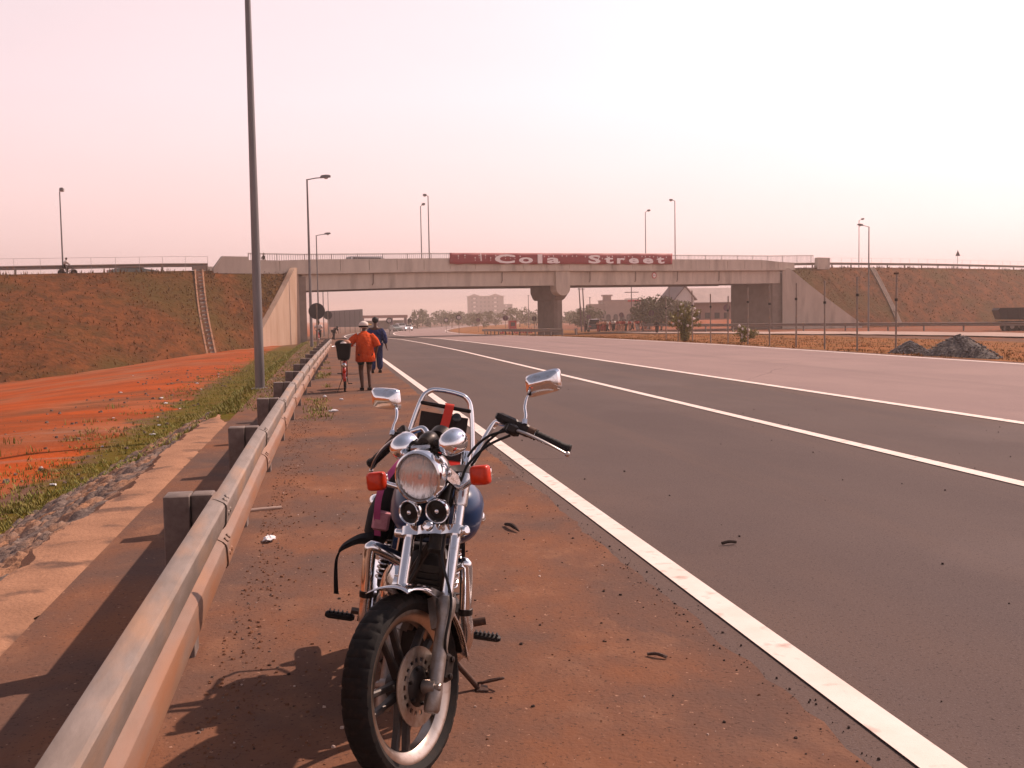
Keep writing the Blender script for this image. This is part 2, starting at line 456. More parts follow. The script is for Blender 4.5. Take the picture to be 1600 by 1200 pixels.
# ------------------------------------------------------------------ terrain sheet
XS = sorted(set([-900, -600, -400, -280, -200, -150, -120, -95, -80, -70, -62] + [round(-56 + i, 2) for i in range(0, 46)] + [round(-10 + .25 * i, 2) for i in range(0, 37)] +
     [-.8, -.62, .6, 2.0, 5, 9.45, 14, 19.5] + [20 + i * .6 for i in range(0, 30)] + [38 + i * 1.5 for i in range(0, 28)] + [85, 95, 110, 130, 160, 200, 260, 340, 450, 600, 900]))
YS = sorted(set([-30, -18, -10] + [round(-6 + .5 * i, 2) for i in range(0, 133)] + [60 + 1.5 * i for i in range(1, 61)] + [155, 160, 166, 173, 181, 190, 200, 212, 226, 242, 250, 260, 280, 305, 335, 370, 400, 440, 500, 580, 680, 800, 1000, 1200, 1450]))
def terrain():
    vs = []; wR = []; wG = []; wD = []
    for Y in YS:
        sh = road_shift(Y)
        for X0 in XS:
            X = X0 + sh
            vs.append((X, Y, ground_z(X, Y) - .004))
            n1 = fbm(X, Y, .22); n2 = fbm(X + 40, Y, .9)
            # bare red ground at left
            red = sstep(-X, 4.45 + .5 * n2 + .5 * n1, 5.4 + .5 * n2) if X < 0 else 0
            if X < 0 and Y > 55: red = max(red, sstep(-X + (Y - 60) * .012, 4.2, 5.5))
            if X0 > 38: red = .45 * sstep(X0, 40, 46)
            green = 0.0
            if X < -.6 and Y > 15:
                green = sstep(Y, 16.5, 19) * (1 - sstep(-X, 3.6, 6.2 + n2)) * (1 - sstep(Y, 75, 110) * .7)
            if X < -3.3 and Y <= 20: green = max(green, .75 * sstep(-X, 3.6, 4.2) * (1 - sstep(-X, 4.4, 5.0)))
            dry = sstep(X0, 19.8, 20.6) * (1 - sstep(X0, 38, 43)) if X0 > 0 else 0
            wR.append(red); wG.append(green); wD.append(dry)
    nx = len(XS)
    fs = [(j * nx + i, j * nx + i + 1, (j + 1) * nx + i + 1, (j + 1) * nx + i) for j in range(len(YS) - 1) for i in range(nx - 1)]
    me = bpy.data.meshes.new('ground')
    me.from_pydata(vs, [], fs)
    ca = me.color_attributes.new('zone', 'FLOAT_COLOR', 'POINT')
    buf = []
    for a, b, c in zip(wR, wG, wD): buf += [a, b, c, 1.0]
    ca.data.foreach_set('color', buf)
    me.polygons.foreach_set('use_smooth', [True] * len(me.polygons))
    m = bpy.data.materials.new('ground_soil'); m.use_nodes = True
    t = m.node_tree; N = t.nodes; L = t.links; p = N['Principled BSDF']
    p.inputs['Roughness'].default_value = .95; p.inputs['Specular IOR Level'].default_value = .04
    at_ = N.new('ShaderNodeAttribute'); at_.attribute_name = 'zone'
    sp = N.new('ShaderNodeSeparateColor'); L.new(at_.outputs['Color'], sp.inputs[0])
    tc = N.new('ShaderNodeTexCoord')
    def nz(scale, detail=6, st=(1, 1, 1)):
        mp = N.new('ShaderNodeMapping'); mp.inputs['Scale'].default_value = st
        L.new(tc.outputs['Object'], mp.inputs[0])
        k = N.new('ShaderNodeTexNoise'); k.inputs['Scale'].default_value = scale; k.inputs['Detail'].default_value = detail; k.inputs['Roughness'].default_value = .62
        L.new(mp.outputs[0], k.inputs['Vector']); return k
    def rng(src, a, b):
        k = N.new('ShaderNodeMapRange'); k.inputs['From Min'].default_value = a; k.inputs['From Max'].default_value = b
        L.new(src, k.inputs[0]); return k.outputs[0]
    def mix(f, a, b):
        k = N.new('ShaderNodeMix'); k.data_type = 'RGBA'
        L.new(f, k.inputs[0])
        for i, c in ((6, a), (7, b)):
            if isinstance(c, tuple): k.inputs[i].default_value = (*c, 1)
            else: L.new(c, k.inputs[i])
        return k.outputs[2]
    n_s = nz(3.0); n_m = nz(.5, 8); n_l = nz(.14, 5); n_f = nz(14, 4)
    brown = mix(rng(n_m.outputs[0], .35, .65), (.16, .086, .056), (.115, .064, .046))
    stk = nz(.32, 6, (.35, 1.6, 1))
    red0 = mix(rng(stk.outputs[0], .38, .62), (.37, .070, .013), (.225, .054, .016))
    redA = mix(rng(n_l.outputs[0], .48, .66), red0, (.31, .115, .055))
    dk = nz(.28, 7, (.6, 1.2, 1))
    redA = mix(rng(dk.outputs[0], .52, .66), redA, (.17, .062, .026))
    stk2 = nz(.5, 6, (.25, 1.2, 1))
    red = mix(rng(stk2.outputs[0], .62, .74), redA, (.24, .155, .115))
    grn = mix(rng(n_s.outputs[0], .35, .65), (.100, .088, .006), (.125, .075, .016))
    dry = mix(rng(n_m.outputs[0], .38, .62), (.27, .098, .032), (.17, .082, .026))
    def soft(w):   # ragged edge of each kind of ground
        a = N.new('ShaderNodeMath'); a.operation = 'ADD'
        L.new(w, a.inputs[0]); L.new(rng(n_s.outputs[0], .2, .8), a.inputs[1])
        return rng(a.outputs[0], .82, 1.15)
    c = mix(soft(sp.outputs[0]), brown, red)
    c = mix(soft(sp.outputs[1]), c, grn)
    c = mix(soft(sp.outputs[2]), c, dry)
    sk = mix(rng(n_f.outputs[0], .66, .72), c, (.05, .03, .022))
    L.new(sk, p.inputs['Base Color'])
    bp = N.new('ShaderNodeBump'); bp.inputs['Strength'].default_value = .8; bp.inputs['Distance'].default_value = .06
    L.new(n_s.outputs[0], bp.inputs['Height']); L.new(bp.outputs[0], p.inputs['Normal'])
    me.materials.append(m)
    o = bpy.data.objects.new('ground', me); COL.objects.link(o)
    tag(o, kind='structure')
terrain()

def strip(name, xl, xr, lift, m, y0=-6, y1=700, cols=1, jl=None, jr=None, step=None):
    ys = [y for y in YS if y0 <= y <= y1]
    if ys[0] > y0: ys.insert(0, y0)
    if ys[-1] < y1: ys.append(y1)
    if step:
        ny = []
        for a, b in zip(ys[:-1], ys[1:]):
            k = max(1, int((b - a) / step)) if a < 30 else 1
            ny += [a + (b - a) * i / k for i in range(k)]
        ys = ny + [ys[-1]]
    vs = []; fs = []
    for y in ys:
        s = road_shift(y); z = road_z(y) + lift
        a = xl + s + (jl(y) if jl else 0); b = xr + s + (jr(y) if jr else 0)
        for i in range(cols + 1): vs.append((a + (b - a) * i / cols, y, z))
    n = cols + 1
    for j in range(len(ys) - 1):
        for i in range(cols): fs.append((j * n + i, j * n + i + 1, (j + 1) * n + i + 1, (j + 1) * n + i))
    me = bpy.data.meshes.new(name); me.from_pydata(vs, [], fs); me.materials.append(m)
    o = bpy.data.objects.new(name, me); COL.objects.link(o)
    return tag(o, kind='structure')

strip('road', 1.55, 9.5, .002, M['asphalt'])
strip('carriageway', 9.5, 19.75, .002, M['asphalt_light'])

def rail_mat():
    m = M['galv'].copy(); m.name = 'dusty_guardrail_steel'
    t = m.node_tree; N = t.nodes; L = t.links; p = N['Principled BSDF']
    src = p.inputs['Base Color'].links[0].from_socket
    tc = N.new('ShaderNodeTexCoord'); sx = N.new('ShaderNodeSeparateXYZ'); L.new(tc.outputs['Object'], sx.inputs[0])
    nz = N.new('ShaderNodeTexNoise'); nz.inputs['Scale'].default_value = 3.0; nz.inputs['Detail'].default_value = 6
    mp = N.new('ShaderNodeMapping'); mp.inputs['Scale'].default_value = (1, .5, 4); L.new(tc.outputs['Object'], mp.inputs[0]); L.new(mp.outputs[0], nz.inputs[0])
    a = N.new('ShaderNodeMapRange'); a.inputs['From Min'].default_value = .66; a.inputs['From Max'].default_value = .52; L.new(sx.outputs['Z'], a.inputs[0])
    b = N.new('ShaderNodeMapRange'); b.inputs['From Min'].default_value = .3; b.inputs['From Max'].default_value = .62; b.inputs['To Min'].default_value = .35; L.new(nz.outputs[0], b.inputs[0])
    k = N.new('ShaderNodeMath'); k.operation = 'MULTIPLY'; L.new(a.outputs[0], k.inputs[0]); L.new(b.outputs[0], k.inputs[1])
    x = N.new('ShaderNodeMix'); x.data_type = 'RGBA'; x.inputs[7].default_value = (.235, .098, .044, 1); L.new(k.outputs[0], x.inputs[0]); L.new(src, x.inputs[6]); L.new(x.outputs[2], p.inputs['Base Color'])
    q = N.new('ShaderNodeMapRange'); q.inputs['To Min'].default_value = .5; q.inputs['To Max'].default_value = .05; L.new(k.outputs[0], q.inputs[0]); L.new(q.outputs[0], p.inputs['Metallic'])
    return m
M['galv_rail'] = rail_mat()
def shoulder_mat():
    m = bpy.data.materials.new('dusty_shoulder'); m.use_nodes = True
    t = m.node_tree; N = t.nodes; L = t.links; p = N['Principled BSDF']
    p.inputs['Roughness'].default_value = .95; p.inputs['Specular IOR Level'].default_value = .06
    tc = N.new('ShaderNodeTexCoord')
    def nz(s, d=6, st=(1, 1, 1), r=.6):
        mp = N.new('ShaderNodeMapping'); mp.inputs['Scale'].default_value = st; L.new(tc.outputs['Object'], mp.inputs[0])
        k = N.new('ShaderNodeTexNoise'); k.inputs['Scale'].default_value = s; k.inputs['Detail'].default_value = d; k.inputs['Roughness'].default_value = r
        L.new(mp.outputs[0], k.inputs[0]); return k.outputs[0]
    def rng(s, a, b):
        k = N.new('ShaderNodeMapRange'); k.inputs['From Min'].default_value = a; k.inputs['From Max'].default_value = b; L.new(s, k.inputs[0]); return k.outputs[0]
    def mix(f, a, b):
        k = N.new('ShaderNodeMix'); k.data_type = 'RGBA'; L.new(f, k.inputs[0])
        for i, c in ((6, a), (7, b)):
            if isinstance(c, tuple): k.inputs[i].default_value = (*c, 1)
            else: L.new(c, k.inputs[i])
        return k.outputs[2]
    c = mix(rng(nz(.9, 8, (1.6, .7, 1)), .36, .62), (.140, .080, .060), (.208, .092, .051))
    c = mix(rng(nz(2.6, 8, (1, .6, 1)), .52, .72), c, (.25, .125, .075))
    c = mix(rng(nz(.55, 7), .44, .64), c, (.112, .074, .062))
    c = mix(rng(nz(55, 3), .60, .68), c, (.085, .048, .036))
    c = mix(rng(nz(33, 2), .70, .74), c, (.38, .22, .15))
    L.new(c, p.inputs['Base Color'])
    bp = N.new('ShaderNodeBump'); bp.inputs['Strength'].default_value = .55; bp.inputs['Distance'].default_value = .01
    L.new(nz(45, 5), bp.inputs['Height']); L.new(bp.outputs[0], p.inputs['Normal'])
    return m
M['shoulder'] = shoulder_mat()
strip('shoulder', -1.6, 1.84, .006, M['shoulder'], cols=1, y1=140, step=.12,
      jr=lambda y: .045 * fbm(0, y, 1.1) + .03 * fbm(9, y, 5) + .012 * fbm(19, y, 16) - .0008 * max(0, y - 20))
strip('road_marking', 1.985, 2.145, .010, M['paint'], y1=520)
strip('road_marking', 6.08, 6.25, .010, M['paint'], y1=520)
strip('road_marking', 9.34, 9.54, .010, M['paint'], y1=520)
strip('road_marking', 19.2, 19.42, .010, M['paint'], y1=520)
# dark tyre stain across the edge line
def stain(cx, cy, rx, ry, z, m, seed):
    b = MB(); n = 26
    ring = []
    for k in range(n):
        a = 2 * pi * k / n
        r = 1 + .35 * noise.noise(Vector((cos(a) * 1.7 + seed, sin(a) * 1.7, seed)))
        r *= 1 + .25 * noise.noise(Vector((cos(a) * 5, sin(a) * 5, seed + 4)))
        ring.append((cx + rx * r * cos(a), cy + ry * r * sin(a), z))
    b.add(ring, [tuple(range(n))])
    o = b.build('road_stain', m, smooth=False); tag(o, kind='structure')
M['stain'] = mat('tyre_dirt', (.33, .265, .235), .85, c2=(.72, .60, .54), scale=26, lo=.42, hi=.6)
# ------------------------------------------------------------------ verge edging, stone pitching
def edging():
    b = MB(); ys = [1.0 + .05 * i for i in range(118 * 3)]
    rows = []
    for y in ys:
        end = sstep(y, 16.6, 18.6)
        a = -1.60 - .05 * fbm(2, y, 1.0) - .035 * fbm(4, y, 5) - .02 * fbm(5, y, 17) - .28 * end
        c = -2.04 - .12 * fbm(7, y, .9) - .05 * fbm(8, y, 4) - .012 * fbm(9, y, 14) + .14 * end
        if y > 18.4: a = c + .02
        rows.append([(a + .03, y, -.004), (a - .02, y, .0075 + .002 * fbm(a, y, 3)), ((a + c) / 2, y, .010 + .006 * fbm(a, y, 2)), (c + .02, y, .002), (c - .06, y, -.08)])
    b.loft(rows, closed=False, cap=False)
    o = b.build('concrete_edging', M['kerb']); tag(o, kind='structure')
edging()
def pitching():
    b = MB(); ys = [.6 + .055 * i for i in range(470)]; nx = 56
    rows = []
    for y in ys:
        r = []
        x0 = -1.98
        x1 = -4.3 + .85 * sstep(y, 14, 28)
        for i in range(nx):
            t = i / (nx - 1)
            x = x0 + (x1 - x0) * t
            z = ground_z(x, y)
            q = Vector((x * 5.2, y * 4.2, 0))
            d = noise.voronoi(q)[0]
            h = .05 * (sstep(d[1] - d[0], .02, .35)) + .05 * fbm(x, y, 4) + .05 * fbm(x, y, 1.3)
            edge = sstep(t, 0, .2) * (1 - sstep(t, .94, 1)) * (1 - sstep(y, 20, 26))
            r.append((x, y, z - .05 + (.03 + h) * edge + .03 * (1 - sstep(y, 20, 25)) * (1 - sstep(t, .95, 1))))
        rows.append(r)
    b.loft(rows, closed=False, cap=False)
    o = b.build('stone_pitching', M['stone'], ang=50); tag(o, kind='structure')
pitching()
# second carriageway beyond the median, with its guardrail
def ribbon(name, left, right, lift, m, n=8):
    a = smooth_path([(p[0], p[1], 0) for p in left], n); c = smooth_path([(p[0], p[1], 0) for p in right], n)
    rows = []
    for p, q in zip(a, c):
        rows.append([Vector((p.x + (q.x - p.x) * k / 6, p.y + (q.y - p.y) * k / 6, max(ground_z(p.x + (q.x - p.x) * k / 6, p.y + (q.y - p.y) * k / 6), -9) + lift)) for k in range(7)])
    b = MB(); b.loft(rows, closed=False, cap=False)
    o = b.build(name, m); return tag(o, kind='structure')
M['asphalt_pale'] = mat('asphalt_pale', (.42, .30, .25), .85, c2=(.35, .25, .21), scale=.2)
ribbon('far_road', [(34, 135), (38.4, 94.9), (39.6, 89.6), (43.4, 80.8), (45.9, 63.5), (46.5, 30), (45, -5)], [(41, 135), (44.6, 107), (46.2, 100), (49.6, 90), (53.2, 74), (54.5, 34), (53, -5)], .09, M['asphalt_pale'])

# ------------------------------------------------------------------ bridge frame
D2 = Vector((60, 27, 0)).normalized(); N2 = Vector((-D2.y, D2.x, 0)); O2 = Vector((-2.4, 107.0, 0))
def br(s, t, z): return O2 + D2 * s + N2 * t + Vector((0, 0, z))
DS = [-160, -60, -27, -11, 0, 15, 31, 52, 67, 80, 102, 128, 220, 400]
DZ = [2.8, 4.9, 5.9, 6.4, 6.42, 6.8, 7.05, 7.27, 7.47, 7.78, 7.96, 7.96, 7.6, 6.5]
def deck_z(s): return float(np.interp(s, DS, DZ))
def girder_z(s): return float(np.interp(s, [0, 16, 31, 52, 67, 72], [4.49, 4.92, 5.07, 5.28, 5.44, 5.5]))
WID = 13.0
def span(b, s0, s1, prof, step=2.0):
    n = max(1, int(abs(s1 - s0) / step)); rows = []
    for i in range(n + 1):
        s = s0 + (s1 - s0) * i / n
        rows.append([br(s, t, z) for t, z in prof(s)])
    b.loft(rows)

bridge = empty('road_bridge', br(0, 0, 0) * 1, 0, 'long concrete road bridge on one central pier crossing over the highway', 'bridge')
BL = Matrix.Translation(-bridge.location)
def bpart(b, name, m, parent=None, **k):
    b.v = [tuple(Vector(v) - bridge.location) for v in b.v]
    return b.build(name, m, parent or bridge, **k)
# deck slab
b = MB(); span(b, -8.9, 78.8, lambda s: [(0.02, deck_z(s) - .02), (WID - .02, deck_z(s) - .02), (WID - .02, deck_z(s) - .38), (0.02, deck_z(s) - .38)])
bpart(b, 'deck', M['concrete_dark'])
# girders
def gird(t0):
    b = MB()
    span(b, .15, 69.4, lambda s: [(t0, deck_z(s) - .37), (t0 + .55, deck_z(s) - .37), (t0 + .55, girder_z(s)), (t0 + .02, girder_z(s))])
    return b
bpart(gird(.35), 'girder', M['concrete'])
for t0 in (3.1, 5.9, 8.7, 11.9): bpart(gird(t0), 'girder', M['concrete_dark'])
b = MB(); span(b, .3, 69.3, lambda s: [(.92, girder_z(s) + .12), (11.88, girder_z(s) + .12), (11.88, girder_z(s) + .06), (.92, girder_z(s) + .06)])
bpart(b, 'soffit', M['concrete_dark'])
# parapets with panel joints
def parapet(t0, t1):
    b = MB(); n = 24
    for i in range(n):
        s0 = -5.5 + 77.3 * i / n; s1 = -5.5 + 77.3 * (i + 1) / n - .05
        def pf(s):
            hi = 1.12 - .45 * sstep(s, 64, 71.8) + (-.12 if s < 0 else 0)
            d = deck_z(s)
            return [(t0, d + hi), (t1, d + hi), (t1, d - .12), (t0 - .0, d - .12)]
        span(b, s0, s1, pf, 1.7)
    return b
bpart(parapet(-.12, .22), 'parapet', M['concrete'])
bpart(parapet(WID - .2, WID + .1), 'parapet', M['concrete'])
b = MB(); span(b, -5.5, 71.8, lambda s: [(-.20, deck_z(s) - .05), (.01, deck_z(s) - .05), (.01, deck_z(s) - .36), (-.20, deck_z(s) - .30)])
bpart(b, 'edge_beam', M['concrete'])
def endblock(s0, s1, ch):
    b = MB()
    z = deck_z((s0 + s1) / 2)
    o = [(s0, z - .3), (s1, z - .3), (s1, z + 1.32), (s0 + ch, z + 1.32), (s0, z + 1.32 - ch * 1.3)]
    b.loft([[br(s, -.2, zz) for s, zz in o], [br(s, .35, zz) for s, zz in o]])
    return b
bpart(endblock(-8.9, -5.5, .9), 'end_block', M['concrete'])
bpart(endblock(76.4, 79.0, .12), 'end_block', M['concrete'])
def railing(s0, s1, t, h0, h1, gap):
    b = MB(); n = int((s1 - s0) / gap)
    pr = []
    for i in range(n + 1):
        s = s0 + (s1 - s0) * i / n; d = deck_z(s)
        big = i % 12 == 0
        b.beam(br(s, t, d + h0), br(s, t, d + h1 + (.03 if big else 0)), .07 if big else .032, .07 if big else .032, D2)
        pr.append(br(s, t, d + h1))
    b.tube(pr, .035, 6)
    b.tube([p - Vector((0, 0, .08 + .0)) for p in pr], .018, 4)
    return b
bpart(railing(-5.4, 75.8, .05, .6, 1.66, .24), 'railing', M['railpaint'])
# drain pipes down the girder
for px_s in (8.0, 24.0, 36.5, 43.6, 50.5, 57.8):
    b = MB(); g = girder_z(px_s); d = deck_z(px_s)
    b.tube([br(px_s, .27, d - .4), br(px_s, .27, g + .55), br(px_s - .18, .22, g + .38)], .055, 6)
    bpart(b, 'drain_pipe', M['concrete_dark'])
# pier, crosshead
def prism_s(b, poly, t0, t1):      # polygon in (s, z), extruded along t
    b.loft([[br(s, t0, z) for s, z in poly], [br(s, t1, z) for s, z in poly]])
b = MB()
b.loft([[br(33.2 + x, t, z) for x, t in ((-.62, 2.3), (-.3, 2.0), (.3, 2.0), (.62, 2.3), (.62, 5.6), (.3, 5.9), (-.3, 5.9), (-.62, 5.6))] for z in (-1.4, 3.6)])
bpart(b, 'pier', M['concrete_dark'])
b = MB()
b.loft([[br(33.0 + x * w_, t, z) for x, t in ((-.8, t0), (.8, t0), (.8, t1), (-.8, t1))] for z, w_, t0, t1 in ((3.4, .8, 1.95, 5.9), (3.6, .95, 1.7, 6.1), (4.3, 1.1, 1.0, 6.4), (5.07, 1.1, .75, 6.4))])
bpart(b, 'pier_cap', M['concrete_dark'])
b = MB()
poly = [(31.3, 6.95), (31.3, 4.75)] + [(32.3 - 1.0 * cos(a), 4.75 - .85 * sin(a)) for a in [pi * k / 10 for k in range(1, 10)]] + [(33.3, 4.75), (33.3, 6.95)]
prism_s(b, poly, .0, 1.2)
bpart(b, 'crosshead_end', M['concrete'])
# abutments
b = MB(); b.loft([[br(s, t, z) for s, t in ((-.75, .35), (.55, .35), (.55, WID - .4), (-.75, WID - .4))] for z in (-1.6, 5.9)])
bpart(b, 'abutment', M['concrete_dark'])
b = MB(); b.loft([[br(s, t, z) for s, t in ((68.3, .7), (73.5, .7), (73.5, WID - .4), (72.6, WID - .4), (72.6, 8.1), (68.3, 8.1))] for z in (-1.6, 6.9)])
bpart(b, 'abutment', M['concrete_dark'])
# wing walls (45 degrees, sloping top)
def wing(p0, p1, ztop0, ztop1, zb, th, side):
    a = br(p0[0], p0[1], 0); c = br(p1[0], p1[1], 0)
    d = (c - a).normalized(); nn = Vector((-d.y, d.x, 0)) * side
    b = MB(); n = 12; rows = []
    L_ = (c - a).length
    for i in range(n + 1):
        t = i / n; p = a + d * (L_ * t)
        k = max(0, (t - .10) / .90)
        zt = ztop0 + (ztop1 - ztop0) * (k ** .92)
        rows.append([p + Vector((0, 0, zb)), p + Vector((0, 0, zt)), p + nn * th + Vector((0, 0, zt)), p + nn * th + Vector((0, 0, zb))])
    b.loft(rows)
    return b
WL0, WL1 = (-.3, .1), (-7.0, -6.7)
WR0, WR1 = (69.6, .1), (77.2, -7.0)
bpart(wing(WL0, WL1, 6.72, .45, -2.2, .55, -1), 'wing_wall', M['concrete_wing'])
bpart(wing(WR0, WR1, 7.5, -.2, -2.2, .5, 1), 'wing_wall', M['concrete'])
# round clearance sign on the girder
b = MB(); c_ = br(46.6, .32, 6.35); nn = -N2
b.lathe(c_, nn, [(.36, 0), (.38, .02), (.38, .05), (.27, .055), (.27, .05)], 20); o = bpart(b, 'height_sign', M['signred'])
b = MB(); b.lathe(c_, nn, [(.27, .05), (.27, .058)], 20)
o2 = b.v; bpart(b, 'sign_face', M['bannerwhite'], o)
for dx in (-.1, .1):
    b = MB(); b.beam(c_ + D2 * dx + nn * .066 + Vector((0, 0, -.12)), c_ + D2 * dx + nn * .066 + Vector((0, 0, .12)), .07, .01, nn)
    bpart(b, 'digit', M['black'], o)

# ------------------------------------------------------------------ banner (hangs on the bridge)
def banner():
    s0, s1 = 16.85, 49.1
    root = empty('street_banner', br(s0, -.32, deck_z(s0)), 0, 'long red banner with white Cola Street lettering hung along the bridge parapet', 'banner')
    loc = root.location
    def top(s): return np.interp(s, [s0, s1], [8.47, 9.02]) + .05
    def bot(s): return np.interp(s, [s0, s1], [7.38, 7.78]) - .03
    b = MB(); n = 96
    rows = []
    for i in range(n + 1):
        s = s0 + (s1 - s0) * i / n
        r = []
        for k in range(5):
            z = top(s) + (bot(s) - top(s)) * k / 4
            t = -.31 + .03 * sin(s * 2.1) * (1 if k else .3) + .028 * sin(s * .7 + k)
            z -= .05 * sin(s * 1.3) ** 2 * (k / 4) - .02 * sin(s * 3.1) * (k / 4)
            r.append(br(s, t, z) - loc)
        rows.append(r)
    b.loft(rows, closed=False, cap=False)
    o = b.build('cloth', M['banner'], root)
    sol = o.modifiers.new('thick', 'SOLIDIFY'); sol.thickness = .015
    # lettering
    def word(txt, sa, sb, za, zb, off=.035):
        cu = bpy.data.curves.new('t', 'FONT'); cu.body = txt; cu.size = 1.0; cu.offset = off; cu.extrude = 0.006; cu.resolution_u = 3
        to = bpy.data.objects.new('t', cu); COL.objects.link(to)
        dg = bpy.context.evaluated_depsgraph_get(); dg.update()
        me = bpy.data.meshes.new_from_object(to.evaluated_get(dg))
        bpy.data.objects.remove(to)
        xs = [v.co.x for v in me.vertices]; ys = [v.co.y for v in me.vertices]
        x0, x1, y0, y1 = min(xs), max(xs), min(ys), max(ys)
        vs = []
        for v in me.vertices:
            s = sa + (sb - sa) * (v.co.x - x0) / (x1 - x0)
            z = bot(s) + (za + (zb - za) * (v.co.y - y0) / (y1 - y0))
            vs.append(br(s, -.385 - v.co.z, z) - loc)
        fs = [tuple(p.vertices) for p in me.polygons]
        return vs, fs
    b = MB()
    Hh = 1.12
    xx = lambda px: float(np.interp(px, [700, 1048], [s0, s1]))
    for ch, pa, pb, za, zb in (('C', 762, 791, .05, .94), ('o', 797, 818, .05, .66), ('l', 825, 832, .05, .97), ('a', 839, 859, .05, .64),
                               ('S', 904, 924, .05, .94), ('t', 930, 945, .05, .80), ('r', 951, 965, .05, .64), ('e', 971, 988, .05, .64), ('e', 995, 1013, .05, .64), ('t', 1019, 1033, .05, .80)):
        vs, fs = word(ch, xx(pa), xx(pb), za * Hh, zb * Hh)
        b = MB(); b.add(vs, fs); b.build('letter', M['bannerwhite'], root, smooth=False)
    rr = random.Random(3)
    for i in range(46):
        s = s0 + .8 + (s1 - s0 - 1.6) * (i + .5) / 46 + rr.uniform(-.12, .12)
        if rr.random() < .22: continue
        z = bot(s) + rr.choice((.62, .80, .86)) * 1.05
        b = MB(); b.lathe(br(s, -.375, z) - loc, -N2, [(.075, 0), (.075, .012)], 8); b.build('wind_flap', M['bannerwhite'], root)
        if i < 12: b = MB(); b.lathe(br(s, -.375, z - .26) - loc, -N2, [(.05, 0), (.05, .012)], 8); b.build('wind_flap', M['bannerwhite'], root)
    b = MB(); b.beam(br(xx(743), -.38, 7.7) - loc, br(xx(742.4), -.38, 8.5) - loc, .14, .012, N2)
    b.build('tear', M['bannerwhite'], root)
banner()

# ------------------------------------------------------------------ embankments
EL = [(-190, 20), (-40, 20), (-26, 19.5), (-16, 14.0), (-9, 8.8), (-7.4, 7.9)]
def emb_point(s, u, side):
    zc = deck_z(s) - .05
    if side < 0:
        if s > -7.3:
            k = (s - WL0[0]) / (WL1[0] - WL0[0]); k = min(max(k, 0), 1)
            tw = WL0[1] + (WL1[1] - WL0[1]) * k + .25
            kk = max(0, (k - .10) / .90)
            zt = 6.72 + (.45 - 6.72) * kk ** .92 - .18
            t = .1 + (tw - .1) * u; z = zc + (zt - zc) * u
            p = br(s, t, z); 
            return p
        T = float(np.interp(s, [e[0] for e in EL], [e[1] for e in EL]))
    else:
        if s < 77.4:
            k = (s - WR0[0]) / (WR1[0] - WR0[0]); k = min(max(k, 0), 1)
            tw = WR0[1] + (WR1[1] - WR0[1]) * k + .2
            kk = max(0, (k - .10) / .90)
            zt = 7.5 + (-.2 - 7.5) * kk ** .92 - .18
            t = .1 + (tw - .1) * u; z = zc + (zt - zc) * u
            return br(s, t, z)
        T = float(np.interp(s, [77.4, 90, 110, 400], [7.4, 8.6, 10, 13]))
    q = br(s, .1 - T, 0)
    zg = ground_z(q.x, q.y) - .25
    uu = u
    z = zc + (zg - zc) * (uu ** 1.06)
    p = br(s, .1 - T * u, z)
    if 0 < u < 1: p.z += .16 * fbm(p.x, p.y, .22) * sin(pi * u) + .06 * fbm(p.x, p.y, .9)
    return p
def embankment(name, ss, side, m):
    b = MB(); rows = []
    for s in ss:
        r = [br(s, 16.0, deck_z(s) - .1), br(s, 1.2, deck_z(s) - .05)]
        r += [emb_point(s, i / 36, side) for i in range(37)]
        rows.append(r)
    b.loft(rows, closed=False, cap=False)
    o = b.build(name, m, ang=60); tag(o, kind='structure')
M['emb'] = mat('slope_soil', (.160, .050, .012), .95, c2=(.070, .027, .007), scale=.8, detail=11, bump=1.0, bscale=3.0, c3=(.078, .045, .009), scale3=.10, lo3=.48, hi3=.66, bdist=.15, lo=.38, hi=.62)
embankment('embankment', [-190, -150, -120, -95, -75] + [-60 + i for i in range(52)] + [-7.9, -7.6, -7.32, -7.28] + [-6.8 + .5 * i for i in range(14)] + [-.3], -1, M['emb'])
embankment('embankment', [69.7] + [70.2 + .5 * i for i in range(15)] + [77.45, 77.6, 78] + [79 + i for i in range(60)] + [145, 155, 170, 190, 220, 260, 320, 400], 1, M['emb'])
def blades(name, pts, m, hmin, hmax, wd, lean=.35, seed=1, per=1):
    rr = random.Random(seed); b = MB()
    for p in pts:
        for _ in range(per):
            a = rr.uniform(0, 2 * pi); h = rr.uniform(hmin, hmax)
            d = Vector((cos(a), sin(a), 0)); e = Vector((-d.y, d.x, 0))
            q = Vector(p) + Vector((rr.uniform(-1, 1), rr.uniform(-1, 1), 0)) * (wd * 3 if per > 1 else 0) - Vector((0, 0, .02))
            k = rr.uniform(.1, lean) * h; w_ = wd * rr.uniform(.6, 1.3)
            m1 = q + Vector((0, 0, h * .55)) + d * k * .35; tp = q + Vector((0, 0, h)) + d * k
            b.add([q - e * w_ * .5, q + e * w_ * .5, m1 + e * w_ * .35, m1 - e * w_ * .35, tp], [(0, 1, 2, 3), (3, 2, 4)])
    o = b.build(name, m, smooth=False); return tag(o, kind='stuff')
pts = []
for i in range(9000):
    s = rnd.uniform(-62, -.8); u = rnd.random() ** .9
    p = emb_point(s, u, -1)
    if fbm(p.x, p.y, .5) + rnd.uniform(-.5, .5) > -.15: pts.append(p)
blades('embankment_grass', pts, M['embgrass'], .08, .26, .12, 1.1, 2)
pts = []
for i in range(7000):
    s = rnd.uniform(71, 150); u = rnd.random()
    p = emb_point(s, u, 1)
    if fbm(p.x, p.y, .5) + rnd.uniform(-.5, .5) > -.15: pts.append(p)
blades('embankment_grass', pts, M['embgrass'], .08, .26, .12, 1.1, 3)
pts = []
